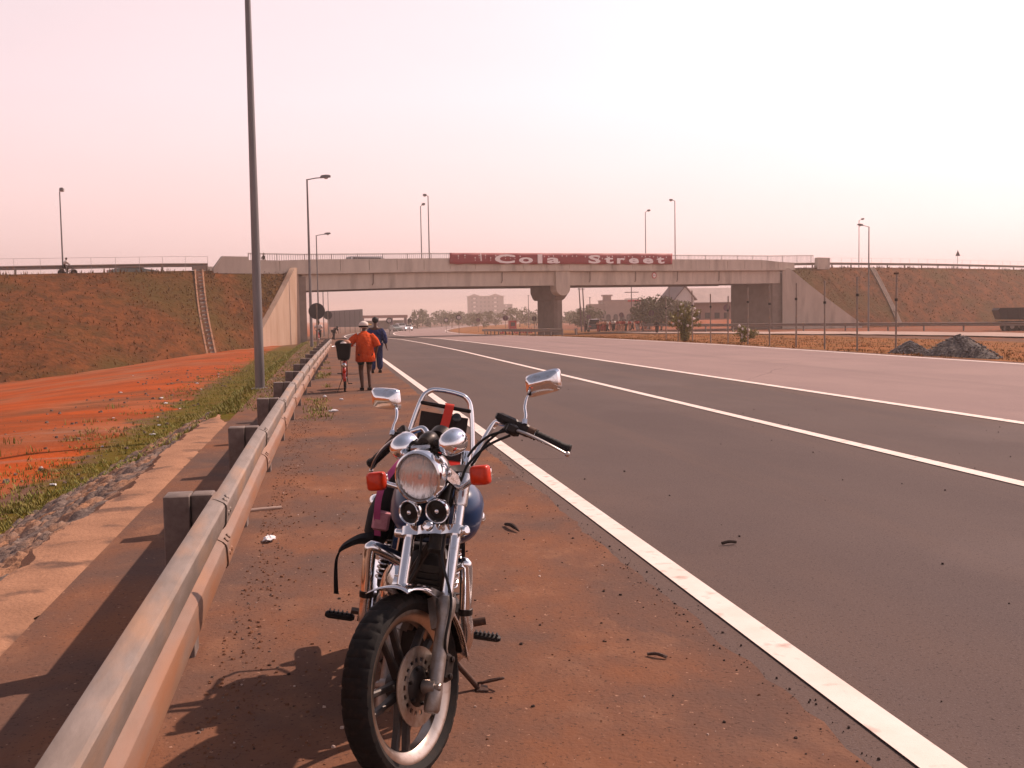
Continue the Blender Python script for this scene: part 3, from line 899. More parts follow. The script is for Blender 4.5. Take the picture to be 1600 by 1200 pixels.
for i in range(2600):
    s = rnd.uniform(-75, -9) if i % 2 else rnd.uniform(72, 150)
    p = emb_point(s, rnd.random() ** 2 * .05, -1 if i % 2 else 1)
    if fbm(p.x, p.y, .4) + rnd.uniform(-.3, .3) > 0: pts.append(p)
blades('crest_grass', pts, M['embgrass'], .15, .48, .08, .5, 4)
# drainage chutes
def chute(s_top, s_bot, side, stepped, label):
    p0 = emb_point(s_top, .02, side)
    root = empty('drainage_chute', p0, 0, label, 'drainage chute')
    n = 22
    P = [emb_point(s_top + (s_bot - s_top) * i / n, .0 + 1.0 * i / n, side) + Vector((0, 0, .10)) for i in range(n + 1)]
    hw = .36 if stepped else .42
    for sg in (-1, 1):
        q = [p + D2 * sg * hw - p0 for p in P]
        b = MB()
        b.loft([[p_ + D2 * i_ * .07 + Vector((0, 0, j_ * .13)) for i_, j_ in ((-1, -1), (1, -1), (1, 1), (-1, 1))] for p_ in q])
        b.build('side_wall', M['kerb' if stepped else 'concrete_dark'], root)
    b = MB()
    for a, c in zip(P[:-1], P[1:]): b.beam(a - p0 - Vector((0, 0, .1)), c - p0 - Vector((0, 0, .1)), hw * 2 - .14, .06)
    b.build('channel', M['concrete_dark'], root)
    if stepped:
        for i in range(1, n):
            b = MB(); b.box(P[i] - p0 - Vector((0, 0, .0)), (hw * 2 - .16, .12, .24), Matrix.Rotation(math.atan2(D2.y, D2.x), 3, 'Z'))
            b.build('step', M['kerb'], root)
        b = MB(); b.box(P[0] - p0 + Vector((0, 0, .12)), (1.2, .4, .3), Matrix.Rotation(math.atan2(D2.y, D2.x), 3, 'Z')); b.build('inlet', M['concrete_dark'], root)
chute(-10.2, -13.2, -1, True, 'narrow ladder-like stepped concrete drain running down the left grassy embankment')
chute(88.5, 84.5, 1, False, 'plain straight concrete drain channel running down the right embankment')

# ------------------------------------------------------------------ fences and guardrails on top of the approaches
def crest_fence(s0, s1, gap, label):
    root = empty('railing_fence', br(s0, -.05, deck_z(s0)), 0, label, 'fence')
    loc = root.location; n = int(abs(s1 - s0) / gap); pr = []
    for i in range(n + 1):
        s = s0 + (s1 - s0) * i / n
        b = MB(); b.tube([br(s, -.05, deck_z(s) - .3) - loc, br(s, -.05, deck_z(s) + 1.27) - loc], .016, 5); b.build('post', M['railpaint'], root)
        pr.append(br(s, -.05, deck_z(s) + 1.27) - loc)
    b = MB(); b.tube(pr, .013, 5); b.build('top_rail', M['railpaint'], root)
crest_fence(-9.4, -72, 2.05, 'thin wire fence with slender posts along the crest of the left embankment')
crest_fence(79.4, 160, 2.2, 'thin wire fence with slender posts along the crest of the right embankment')
def wprofile(o, n, up, h=.31, d=.08):
    half = [(.505, .0), (.49, .30), (.445, .82), (.41, .97), (.37, 1.0), (.17, .93), (.13, .86), (.09, .66), (.035, .10), (.012, .0)]
    pts = [(x, z) for z, x in half] + [(x * 1.0, -z) for z, x in reversed(half)]
    outer = [o + n * (x * d) + up * (z * h) for x, z in pts]
    inner = [o + n * (x * d - .006) + up * (z * h) for x, z in reversed(pts)]
    return outer + inner
def crest_rail(s0, s1, label, gap=4.0, t=.75):
    root = empty('guardrail', br(s0, t, deck_z(s0)), 0, label, 'guardrail')
    loc = root.location; n = int(abs(s1 - s0) / gap); rows = []
    for i in range(n + 1):
        s = s0 + (s1 - s0) * i / n
        rows.append(wprofile(br(s, t, deck_z(s) + .52) - loc, -N2, Vector((0, 0, 1)), .36, .09))
        b = MB(); b.beam(br(s, t + .12, deck_z(s) - .3) - loc, br(s, t + .12, deck_z(s) + .7) - loc, .12, .16); b.build('post', M['galv_dark'], root)
    b = MB(); b.loft(rows); b.build('rail', M['galv'], root)
crest_rail(-9.2, -80, 'grey guardrail on top of the left embankment behind the wire fence')
crest_rail(72.4, 160, 'grey guardrail on top of the right embankment behind the wire fence')

# guardrail beside the second carriageway
def far_rail():
    path = smooth_path([(41, 135, 0), (44.2, 120, 0), (48.7, 112, 0), (54.1, 101.9, 0), (60.6, 84.3, 0), (63, 66, 0), (64, 40, 0)], 9)
    root = empty('guardrail', (path[0].x, path[0].y, ground_z(path[0].x, path[0].y)), 0, 'grey guardrail beside the far carriageway at the foot of the right embankment', 'guardrail')
    loc = root.location; rows = []
    fr = frames(path); acc = 0; last = None
    for i, (p, x, y, t) in enumerate(fr):
        nrm = Vector((t.y, -t.x, 0)) * (1 if True else -1)
        nrm = -Vector((-t.y, t.x, 0))
        q = p + Vector((0, 0, -.46 + .62))
        if nrm.x > 0: nrm = -nrm
        rows.append(wprofile(q - loc, nrm, Vector((0, 0, 1)), .34, .09))
        acc += 0 if last is None else (p - last).length
        if last is None or acc >= 4: 
            b = MB(); b.beam(p - nrm * .1 + Vector((0, 0, -1.0)) - loc, p - nrm * .1 + Vector((0, 0, .22)) - loc, .14, .14); b.build('post', M['galv_dark'], root); acc = 0
        last = p
    b = MB(); b.loft(rows); b.build('rail', M['galv'], root)
far_rail()

# ------------------------------------------------------------------ near guardrail
def near_rail():
    yp = [-1.6, 1.5, 5.2, 8.4, 11.4, 14.3, 17.2, 20.0, 22.8, 25.6, 28.4, 31.2, 34.0, 36.8, 39.6, 42.4, 45.0]
    def rx(y): return float(np.interp(y, [-2, 8, 14, 20, 27, 44, 60], [-.575, -.555, -.51, -.425, -.30, .06, .4]))
    root = empty('guardrail', (rx(0), 0, 0), 0, 'long dusty galvanised guardrail on dark posts along the left shoulder', 'guardrail')
    loc = root.location
    up = Vector((0, 0, 1))
    for k in range(len(yp) - 1):
        y0, y1 = yp[k] - .16, yp[k + 1] + .06
        rows = []
        for i in range(9):
            y = y0 + (y1 - y0) * i / 8
            t = (rx(y + .1) - rx(y - .1)) / .2
            nrm = Vector((1, -t, 0)).normalized()
            off = .004 + .009 * (1 - i / 8)
            rows.append(wprofile(Vector((rx(y), y, .60 + road_z(y))) + nrm * off - loc, nrm, up, .345, .062))
        b = MB(); b.loft(rows)
        y = yp[k + 1]
        for dy in (-.09, .0):
            for z in (.695, .505):
                b.lathe(Vector((rx(y + dy) + .060, y + dy, z + road_z(y))) - loc, (1, 0, .0), [(.016, 0), (.016, .012), (.009, .018)], 8)
                b.lathe(Vector((rx(y + dy) + .052, y + dy, z + .055 + road_z(y))) - loc, (.75, 0, .65), [(.014, 0), (.014, .012), (.009, .016)], 8)
        b.build('rail_panel', M['galv_rail'], root, ang=24)
    for y in yp:
        x = rx(y)
        zr = road_z(y)
        b = MB(); b.bbox(Vector((x - .165, y, .38 + zr - .35)) - loc, (.12, .16, 1.5), .004); b.build('post', M['galv_dark'], root)
        b = MB(); b.bbox(Vector((x - .052, y + .012, .60 + zr)) - loc, (.10, .13, .36), .004); b.build('spacer_block', M['galv_dark'], root)
near_rail()

# ------------------------------------------------------------------ lamp posts
def lamp_post(base, h, arm, label, group, r0=.085, r1=.05, head=(.62, .24, .13), rise=.12):
    root = empty('street_lamp', base, 0, label, 'street lamp', group)
    a = Vector(arm); L_ = a.length; d = a.normalized()
    b = MB(); b.tube([(0, 0, -.5), (0, 0, .02), (0, 0, 1.2), (0, 0, h)], [r0 * 1.02, r0, r0 * .95, r1], 14)
    b.lathe((0, 0, 0), (0, 0, 1), [(r0 * 1.9, 0), (r0 * 1.9, .03), (r0 * 1.1, .05)], 14)
    b.build('pole', M['pole'], root)
    if L_ > .3:
        b = MB(); b.tube([(0, 0, h - .03), d * (L_ * .5) + Vector((0, 0, h + rise * .6)), d * L_ + Vector((0, 0, h + rise))], .032, 8); b.build('arm', M['pole'], root)
    up = Vector((0, 0, 1)); y = up.cross(d)
    o = d * (L_ - head[0] * .35) + Vector((0, 0, h + rise))
    rs = []
    for t, wv, ht in ((0, .35, .5), (.12, .8, .9), (.5, 1.0, 1.0), (.85, .9, .8), (1.0, .5, .45)):
        c = o + d * (head[0] * t) + up * (.10 * head[0] * t)
        rs.append([c + y * (head[1] / 2 * wv * i) + up * (head[2] * (j * ht if j > 0 else j * .4)) for i, j in ((-1, -1), (1, -1), (1, .4), (.6, 1), (-.6, 1), (-1, .4))])
    b = MB(); b.loft(rs); b.build('lamp_head', M['lamp'], root)
    b = MB(); b.ball(o + d * head[0] * .55 - up * head[2] * .3, head[1] * .42, 10, 6, (1.25, 1, .6)); b.build('lamp_glass', M['lampglass'], root)
    return root
RL = 'street lamps along the left roadside'
lamp_post((-1.62, 25.6, -.03), 10.6, (1.1, .1, 0), 'tallest grey street lamp pole rising out of the grass verge beside the guardrail', RL, .115, .06)
lamp_post((-.99, 65, road_z(65) - .05), 10.1, (1.0, .05, 0), 'street lamp in front of the left wing wall, its head reaching over the road', RL, .10, .05)
lamp_post((-.88, 106, road_z(106) - .05), 10.3, (1.0, .05, 0), 'street lamp standing right at the left bridge abutment', RL, .09, .05)
lamp_post((-.55, 150, ground_z(-.55, 150)), 10.2, (1.0, 0, 0), 'street lamp seen just beyond the left end of the bridge', RL, .085, .05)
lamp_post((.15, 190, ground_z(.15, 190)), 10.2, (1.0, 0, 0), 'farthest street lamp of the left roadside, in the haze beyond the bridge', RL, .085, .05)
lamp_post(on_ground(1357, 95), 10.1, (-.85, -.1, 0), 'tall street lamp in front of the right embankment with its head turned to the road', None, .09, .05)
def s_at(px, t):
    v = CAMM @ np.array([(px - 800) / F, (410 - 600) / F, 1.0])
    # O2 + D2 s + N2 t = k v
    A = np.array([[v[0], -D2.x], [v[1], -D2.y]]); bb = np.array([O2.x + N2.x * t, O2.y + N2.y * t])
    return float(np.linalg.solve(A, bb)[1])
BG = 'street lamps on the bridge and its approaches'
for px, t, h, sg, lb in ((98, 1.2, 7.2, 0, 'lamp post on the left approach beside the cyclist'),
                         (671, 1.2, 7.9, .6, 'taller left lamp of the pair on the bridge left of the banner'),
                         (1055, 1.2, 8.6, .6, 'lamp on the bridge at the right end of the banner'),
                         (659, 12.2, 8.0, -.6, 'shorter lamp of the pair on the bridge left of the banner'),
                         (1009, 12.2, 8.3, -.6, 'lamp on the bridge behind the Street part of the banner'),
                         (1342, 12.2, 8.2, -.6, 'thin lamp on the right approach above the embankment crest')):
    s = s_at(px, t)
    arm = N2 * sg if sg else Vector((.12, 0, 0))
    lamp_post(br(s, t, deck_z(s) - .05), h, arm, lb, BG, .075, .05, (.6, .3, .15) if sg else (.4, .4, .2))
# warning sign on the right approach
s = s_at(1496, 1.2)
t_ = empty('warning_sign', br(s, 1.2, deck_z(s)), 0, 'small triangular warning sign on a thin post on the right approach', 'road sign')
b = MB(); b.tube([(0, 0, -.3), (0, 0, 2.9)], .035, 6); b.build('post', M['pole'], t_)
b = MB(); q = [(-.42, 0, 2.0), (.42, 0, 2.0), (0, 0, 2.85)]
b.loft([[Vector(p) - N2 * .02 - N2 * .04 for p in q], [Vector(p) + N2 * .0 - N2 * .04 for p in q]]); b.build('sign_plate', M['signback'], t_)

# ------------------------------------------------------------------ round road signs
def round_sign(base, h, r, label, m, group=None, face=None, post=None, plate=False):
    root = empty('road_sign', base, 0, label, 'road sign', group)
    b = MB(); b.tube([(0, 0, -.4), (0, 0, h + r * .7)], .038, 8); b.build('post', post or M['galv'], root)
    b = MB(); b.lathe((0, .05, h), (0, 1, 0), [(r, 0), (r * 1.01, .012), (r, .024)], 28); o = b.build('sign_plate', m, root)
    if face:
        b = MB(); b.lathe((0, .045, h), (0, -1, 0), [(r * .62, 0), (r * .62, .006)], 24); b.build('sign_face', face, o)
    b = MB(); b.box((0, .02, h), (.07, .05, r * 1.7)); b.build('bracket', M['galv'], root)
    return root
def gpt(px, Y, dz=0): 
    p = on_ground(px, Y); p.z += dz; return p
round_sign(Vector((-.5, 51, ground_z(-.5, 51))), 2.0, .385, 'larger round road sign seen from its dark back at the end of the guardrail', M['signback'])
round_sign(Vector((.02, 95, ground_z(.02, 95))), 2.25, .385, 'smaller round road sign seen from its back near the left abutment', M['signback'])
SGN = 'round road signs in the haze beyond the bridge'
for px, Y, py, r, m, f, lb in ((640, 190, 501, .42, 'signback', None, 'grey round sign farthest left in the haze beyond the parked cars'),
                               (697, 175, 500, .38, 'signback', 'bannerwhite', 'dark ringed round sign in the middle of the hazy trees'),
                               (717, 150, 496, .40, 'signback', 'bannerwhite', 'dark ringed round sign left of the hazy apartment block'),
                               (747, 190, 500, .36, 'signpurple', None, 'reddish round sign below the hazy apartment block'),
                               (790, 160, 497, .42, 'signpurple', None, 'purple round sign beside the red kiosk'),
                               (835, 150, 498, .36, 'signback', None, 'dark round sign just left of the bridge pier'),
                               (608, 150, 501, .42, 'signback', 'bannerwhite', 'dark ringed round sign under the far canopy'),
                               (920, 175, 495, .38, 'signpurple', None, 'purple round sign above the black van'),
                               (971, 165, 492, .40, 'signpurple', None, 'purple round sign above the middle of the crowd'),
                               (1018, 140, 489, .40, 'signpurple', None, 'purple round sign right of the crowd'),
                               (1136, 120, 481, .42, 'signpurple', None, 'purple round sign next to the right abutment')):
    g = gpt(px, Y); z = at(px, py, Y).z
    round_sign(g, z - g.z, r, lb, M[m], SGN, M[f] if f else None)
# big grey sign panel seen from the back beyond the left abutment
def big_panel():
    Y = 225; p0 = gpt(512, Y); p1 = gpt(567, Y)
    root = empty('sign_panel', p0, 0, 'large grey ribbed road sign panel seen from its back beyond the bridge', 'sign panel')
    z0 = at(540, 511, Y).z - p0.z; z1a = at(515, 486, Y).z - p0.z; z1b = at(567, 483, Y).z - p0.z
    w_ = p1.x - p0.x
    b = MB(); b.loft([[Vector(p) for p in ((0, y, z0), (w_, y, z0), (w_, y, z1b), (0, y, z1a))] for y in (0, .12)]); b.build('panel', M['panelgrey'], root)
    for i in range(7):
        x = w_ * (i + .4) / 7
        b = MB(); b.beam((x, -.07, -.6), (x, -.07, z1a - .05), .10, .12, (0, 1, 0)); b.build('upright', M['signback'], root)
big_panel()

# ------------------------------------------------------------------ median fence posts
FP = [(22.6, 68.9, 3.0), (22.6, 66.4, 2.7), (21.1, 59.4, 3.0), (20.95, 56, 2.7), (21.65, 55.2, 2.6), (20.7, 50.1, 2.85), (21.5, 49.3, 3.0), (20.85, 44.9, 2.9), (20.75, 41.9, 2.9), (20.75, 39.1, 2.95), (21.9, 38.2, 3.1)]
FL = ['farthest thin fence post left of the flowering bush', 'thin fence post in front of the flowering bush', 'thin fence post at the right edge of the flowering bush', 'short thin fence post right of the flowering bush',
      'thin fence post before the pink house roof', 'thin fence post before the light edge of the right abutment', 'thin fence post before the dark abutment wall', 'thin fence post before the left half of the right wing wall',
      'thin fence post before the sloping edge of the right wing wall', 'thin fence post standing left of the tall right street lamp', 'nearest thin fence post left of the gravel heaps, reddish at its top']
for i, ((x, y, h), lb) in enumerate(zip(FP, FL)):
    root = empty('fence_post', (x, y, ground_z(x, y)), 0, lb, 'fence post', 'thin steel fence posts along the median')
    b = MB(); b.tube([(0, 0, -.3), (.02 * sin(i * 2.), 0, h)], .036, 7); b.build('post', M['galv'], root)
    b = MB(); b.lathe((0, 0, h * (.72 + .04 * sin(i * 3))), (0, 0, 1), [(.02, -.06), (.062, -.05), (.062, .05), (.02, .06)], 8); b.build('clamp', M['black'], root)
    if i == 10:
        b = MB(); b.box((0, 0, h + .03), (.18, .06, .07)); b.build('cap', M['rusty'], root)

# ------------------------------------------------------------------ guardrails on the median by the pier
def simple_rail(path, label, h=.72, gap=3.0):
    p0 = path[0]
    root = empty('guardrail', (p0[0], p0[1], ground_z(*p0[:2])), 0, label, 'guardrail'); loc = root.location
    pts = smooth_path([(p[0], p[1], 0) for p in path], 6); rows = []; acc = 9
    for i, (p, x, y, t) in enumerate(frames(pts)):
        n_ = Vector((t.y, -t.x, 0)); 
        if n_.y > 0 or abs(n_.y) < .3 and n_.x > 0: n_ = -n_
        dz = path[0][2] if False else 0
        k = i / (len(pts) - 1)
        z = ground_z(p.x, p.y) + h - .16
        rows.append(wprofile(Vector((p.x, p.y, z)) - loc, n_, Vector((0, 0, 1)), .32, .09))
        if i: acc += (p - pts[i - 1]).length
        if acc >= gap:
            acc = 0
            b = MB(); b.beam(Vector((p.x, p.y, ground_z(p.x, p.y) - .4)) - n_ * .08 - loc, Vector((p.x, p.y, z + .15)) - n_ * .08 - loc, .13, .13); b.build('post', M['galv_dark'], root)
    b = MB(); b.loft(rows); b.build('rail', M['galv'], root)
simple_rail([(21.6, 97), (21.2, 102), (21.2, 115), (21.3, 130), (21.8, 150)], 'low guardrail along the median in front of the bridge pier')
simple_rail([(27.6, 117), (29.4, 124), (31.0, 131)], 'short guardrail right of the bridge pier near the black van')

# ------------------------------------------------------------------ gravel heaps
def heap(c, rx_, ry_, h, seed, label):
    root = empty('gravel_heap', (c[0], c[1], ground_z(c[0], c[1])), 0, label, 'gravel heap', 'gravel heaps beside the carriageway')
    b = MB(); rows = []; n = 64; m = 26
    for i in range(m + 1):
        t = i / m; r = []
        for k in range(n):
            a = 2 * pi * k / n
            w_ = 1 + .16 * noise.noise(Vector((cos(a) * 1.2 + seed, sin(a) * 1.2, seed)))
            rad = (1 - t) * w_
            z = h * (t ** 1.0) * 1.0 - .12 * h * (1 - t) ** 2
            z = h * (1 - (1 - t) ** 1.05) * (1 - .10 * t * t)
            x, y = rx_ * rad * cos(a), ry_ * rad * sin(a)
            j = .05 * noise.noise(Vector((x * 7, y * 7, seed))) + .03 * noise.noise(Vector((x * 19, y * 19, seed)))
            r.append((x, y, z - .05 + j))
        rows.append(r)
    b.loft(rows); b.build('heap', M['gravel'], root, ang=180)
    # loose stones lying on the surface
    rr = random.Random(seed); s = MB()
    for _ in range(520):
        a = rr.uniform(0, 2 * pi); q = rr.random() ** .6
        z = h * (1 - q ** 1.05) * (1 - .10 * (1 - q) ** 2)
        w_ = 1 + .16 * noise.noise(Vector((cos(a) * 1.2 + seed, sin(a) * 1.2, seed)))
        sz = rr.uniform(.018, .05)
        s.ball((rx_ * w_ * q * 1.06 * cos(a), ry_ * w_ * q * 1.06 * sin(a), max(z, 0) - .02), sz, 5, 3, (rr.uniform(.7, 1.3), rr.uniform(.7, 1.3), .7))
    o = s.build('loose_stones', M['chipgrey'], root, smooth=False); o['kind'] = 'stuff'
M['chipgrey'] = mat('grey_chips', (.22, .21, .21), .9, c2=(.09, .085, .085), scale=6, lo=.45, hi=.55)
heap((21.55, 36.6), .80, .85, .58, 5, 'smaller grey gravel heap on the median beside the carriageway')
heap((21.6, 33.5), 1.35, 1.2, .90, 11, 'larger grey gravel heap on the median beside the carriageway')

# ------------------------------------------------------------------ vegetation
def leaf_cloud(b, c, rad, n, size, rr, sq=(1, 1, 1), flat=.5):
    for _ in range(n):
        while True:
            p = Vector((rr.uniform(-1, 1), rr.uniform(-1, 1), rr.uniform(-1, 1)))
            if p.length < 1: break
        q = Vector(c) + Vector((p.x * rad * sq[0], p.y * rad * sq[1], p.z * rad * sq[2]))
        d = Vector((rr.uniform(-1, 1), rr.uniform(-1, 1), rr.uniform(-.6, 1))).normalized()
        e = d.orthogonal().normalized(); e = Matrix.Rotation(rr.uniform(0, 6.28), 3, d) @ e
        f = d.cross(e); s = size * rr.uniform(.6, 1.3)
        b.add([q - e * s, q + f * s * flat, q + e * s, q - f * s * flat], [(0, 1, 2, 3)])
def tree(base, h, cw, seed, label, group, leafm='leaf_hazed', clumps=26, per=46, size=.16, trunk=.35, cat='tree'):
    rr = random.Random(seed)
    root = empty('tree', base, 0, label, cat, group)
    tb = MB(); top = Vector((rr.uniform(-.2, .2), rr.uniform(-.2, .2), h * .62))
    tb.tube(smooth_path([(0, 0, -.3), (.05, 0, h * .25), top], 3), [h * .035 * (1 - .7 * k / 6) for k in range(7)], 7)
    cb = MB()
    for i in range(clumps):
        a = rr.uniform(0, 2 * pi); zz = rr.uniform(trunk, .95); rad = cw / 2 * math.sqrt(max(.05, 1 - ((zz - .6) / .42) ** 2)) * rr.uniform(.35, 1)
        c = Vector((rad * cos(a), rad * sin(a), h * zz))
        if i % 3 == 0:
            st = Vector((0, 0, h * rr.uniform(.25, .5)))
            tb.tube([st, (st + c) / 2 + Vector((0, 0, .1)), c], [h * .014, h * .01, h * .004], 5)
        leaf_cloud(cb, c, cw * rr.uniform(.11, .2), per, size, rr, (1, 1, .75))
    tb.build('trunk', M['bark'], root); cb.build('crown', M[leafm], root, smooth=False)
    return root
TG = 'hazy trees beyond the bridge'
tl = [(652, 300, 487), (672, 330, 489), (690, 360, 488), (706, 310, 491), (722, 380, 489), (738, 340, 492), (756, 300, 491), (774, 350, 489), (812, 300, 484), (822, 340, 488), (660, 420, 486), (700, 430, 488), (742, 430, 490), (838, 330, 487), (890, 320, 489), (900, 300, 491)]
for i, (px, Y, py) in enumerate(tl):
    g = gpt(px, Y); z = at(px, py, Y).z
    tree(g, max(3.2, z - g.z + .3), rnd.uniform(6, 9), 100 + i, 'bushy tree fading into the haze beyond the bridge', TG, clumps=18, per=34, size=.36, trunk=.2)
for px, Y, py, cw, sd, lb in ((918, 200, 481, 6.5, 31, 'round hazy tree above the black van under the bridge'), (1033, 150, 465, 7.5, 32, 'large tree behind the flowering bush under the bridge'), (1015, 165, 474, 6.0, 33, 'spreading tree right of the cream building'), (1062, 185, 470, 4.6, 34, 'tree in front of the white gable of the pink house')):
    g = gpt(px, Y); z = at(px, py, Y).z
    tree(g, z - g.z, cw, sd, lb, None, clumps=40, per=60, size=.22, trunk=.22)
def bush(base, h, wd, seed, label, n_br, flowers, leafn=70):
    rr = random.Random(seed); root = empty('bush', base, 0, label, 'bush')
    tb = MB(); cb = MB(); fb = MB()
    for i in range(n_br):
        a = rr.uniform(0, 2 * pi); sp = rr.random() ** .6 * wd / 2; hh = h * rr.uniform(.55, 1.0) * (1 - .25 * (sp / (wd / 2)) ** 2)
        tip = Vector((sp * cos(a), sp * sin(a), hh)); mid = tip * .5 + Vector((-.1 * cos(a), -.1 * sin(a), .12 * h))
        path = smooth_path([(0.12 * cos(a), .12 * sin(a), -.1), mid, tip], 6)
        tb.tube(path, [.03 * (1 - .8 * k / (len(path) - 1)) for k in range(len(path))], 5)
        for k in range(2, len(path)):
            leaf_cloud(cb, path[k], .10 + .07 * rr.random(), leafn // len(path) + 2, .10, rr, (1, 1, 1.3), .3)
        if flowers and rr.random() < .6:
            for _ in range(rr.randint(1, 4)):
                q = path[rr.randint(4, len(path) - 1)] + Vector((rr.uniform(-.16, .16), rr.uniform(-.16, .16), rr.uniform(-.1, .12)))
                fb.ball(q, rr.uniform(.055, .11), 6, 4)
    tb.build('stem', M['bark'], root); cb.build('foliage', M['leaf'], root, smooth=False)
    if flowers: o = fb.build('blossom', M['flower'], root); o['kind'] = 'stuff'
bush(gpt(1070, 66.5), 2.55, 2.3, 41, 'tall spiky dark green bush with white blossoms on the median', 34, True, 120)
bush(gpt(1162, 62), 1.0, 1.1, 42, 'small weedy bush in front of the right abutment', 16, True, 60)
bush(gpt(1175, 78), .7, 1.3, 43, 'low green weed clump at the foot of the right abutment', 14, False, 60)

# grasses
pts = []
for i in range(15000):
    y = 16 + 70 * rnd.random() ** 1.7; x = rnd.uniform(-6.2, -.72)
    e = 1 - sstep(-x, 3.2, 6.0)
    if y < 19 and x > -2.2: continue
    if fbm(x, y, .6) * .8 + rnd.uniform(-.5, .5) + e * .9 > .35: pts.append((x, y, ground_z(x, y)))
for i in range(1900):
    y = 1.5 + 17 * rnd.random(); x = rnd.uniform(-4.75, -4.0)
    if fbm(x, y, .8) + rnd.uniform(-.4, .4) > -.1: pts.append((x, y, ground_z(x, y)))
for i in range(600):
    y = rnd.uniform(16, 40); x = rnd.uniform(-.42, .02)
    if fbm(x * 3, y, .5) > .0: pts.append((x, y, ground_z(x, y)))
blades('verge_grass', pts, M['grass'], .03, .11, .022, 1.0, 5, 4)
pts = []
for i in range(14000):
    y = 24 + 80 * rnd.random() ** 1.2; x = 19.9 + 20 * rnd.random() ** 1.3
    if fbm(x, y, .35) + rnd.uniform(-.5, .5) > -.05: pts.append((x, y, ground_z(x, y)))
blades('median_grass', pts, M['drygrass'], .04, .13, .035, .9, 6, 2)
pts = []
for i in range(40):
    y = rnd.uniform(14, 60); x = -5.0 - rnd.random() ** 2 * 5
    if fbm(x, y, .4) > .12: pts += [(x + rnd.gauss(0, .18), y + rnd.gauss(0, .18), ground_z(x, y)) for _ in range(10)]
blades('weeds', pts, M['grass'], .06, .2, .025, .8, 8, 2)

# ------------------------------------------------------------------ gravel and litter
def stones(name, n, fn, m, lo, hi, seed):
    rr = random.Random(seed); b = MB()
    for _ in range(n):
        x, y = fn(rr); s = lo + (hi - lo) * rr.random() ** 2.5
        rot = rr.uniform(0, 6.28); z = ground_z(x, y) + .006
        k = 6; ring = [(x + s * rr.uniform(.7, 1.2) * cos(rot + 6.283 * i / k), y + s * rr.uniform(.7, 1.2) * sin(rot + 6.283 * i / k), z - .002) for i in range(k)]
        mid = [(x + (p[0] - x) * .7, y + (p[1] - y) * .7, z + s * rr.uniform(.4, .9)) for p in ring]
        b.loft([ring, mid])
    o = b.build(name, m, smooth=False); return tag(o, kind='stuff')
def on_sh(rr):
    y = 1.7 + 26 * rr.random() ** 1.8
    return (rr.uniform(-.45, 1.8), y)
def at_rail(rr):
    y = 2.0 + 16 * rr.random() ** 1.3
    return (-.56 + abs(rr.gauss(0, .16)) if rr.random() < .75 else rr.uniform(-.5, .3), y)
def at_edge(rr):
    y = 2.2 + 14 * rr.random() ** 1.4
    return (1.83 + rr.gauss(0, .06), y)
M['chip_dark'] = mat('dark_chips', (.045, .032, .028), .9)
M['chip_pale'] = mat('pale_chips', (.50, .38, .32), .85)
stones('gravel', 420, on_sh, M['chip_dark'], .002, .011, 1)
stones('gravel', 260, on_sh, M['chip_pale'], .003, .010, 2)
stones('gravel', 700, at_rail, M['chip'], .002, .010, 3)
stones('gravel', 500, at_edge, M['chip_dark'], .002, .008, 4)
stones('gravel', 120, lambda rr: (rr.uniform(2.2, 9), 3 + 20 * rr.random() ** 1.5), M['chip_dark'], .004, .012, 5)
M['clod'] = mat('soil_clods', (.22, .105, .060), .95, c2=(.14, .07, .045), scale=14)
stones('soil_clods', 1900, at_rail, M['clod'], .003, .013, 7)
stones('soil_clods', 900, on_sh, M['clod'], .002, .009, 8)
stones('rubble', 500, lambda rr: (rr.uniform(-9, -4.2), 6 + 60 * rr.random() ** 1.3), M['chip'], .015, .07, 6)
def litter(name, x, y, s, m, label, cat, seed, group=None, z=None):
    rr = random.Random(seed); b = MB(); n = 14; k = 7; rows = []
    for i in range(k + 1):
        t = i / k; r = []
        for j in range(n):
            a = 6.283 * j / n
            q = Vector((cos(a) * sin(pi * (t * .9 + .05)), sin(a) * sin(pi * (t * .9 + .05)), t))
            f = .75 + .6 * noise.noise(q * 2.3 + Vector((seed, 0, 0)))
            r.append((q.x * s * f * 1.1, q.y * s * f * .7, max(.0, s * .62 * t * (.8 + .5 * noise.noise(q * 3 + Vector((0, seed, 0)))))))
        rows.append(r)
    b.loft(rows)
    o = b.build(name, m, ang=30); o.location = (x, y, (ground_z(x, y) if z is None else z) + .004); o.rotation_euler[2] = rr.uniform(0, 6)
    return tag(o, label, cat, group)
litter('plastic_bag', -.46, 7.75, .085, M['plastic'], 'crumpled white plastic bag lying on the dusty shoulder beside the guardrail', 'plastic bag', 3)
lsp = [(-4.9, 12.6), (-5.0, 15.6), (-4.6, 18.6), (-5.4, 21), (-4.9, 24), (-4.4, 28.5), (-4.8, 31), (-5.3, 36), (-5.0, 43), (-5.6, 47), (-4.2, 26.2), (-6.4, 19.5), (-7.6, 23), (-6.1, 31.5), (-5.9, 13.5), (-7.2, 16.4), (-4.5, 14.2), (-5.2, 11.2), (-5.9, 39), (-5.2, 52), (-5.6, 56), (-4.6, 34), (-9, 30), (-8.2, 44), (-10.5, 60)]
for i, (x, y) in enumerate(lsp):
    litter('paper_scrap', x, y, rnd.uniform(.04, .09), M['plastic'], 'scrap of pale litter lying among the weeds below the verge', 'paper scrap', 20 + i, 'pale litter scattered along the verge')
for i, (x, y, s) in enumerate([(-.1, 22.0, .07), (.05, 18.4, .09), (.22, 21.1, .06)]):
    litter('paper_scrap', x, y, s, M['plastic'], 'scrap of pale litter on the shoulder below the guardrail', 'paper scrap', 60 + i, 'pale litter on the shoulder')
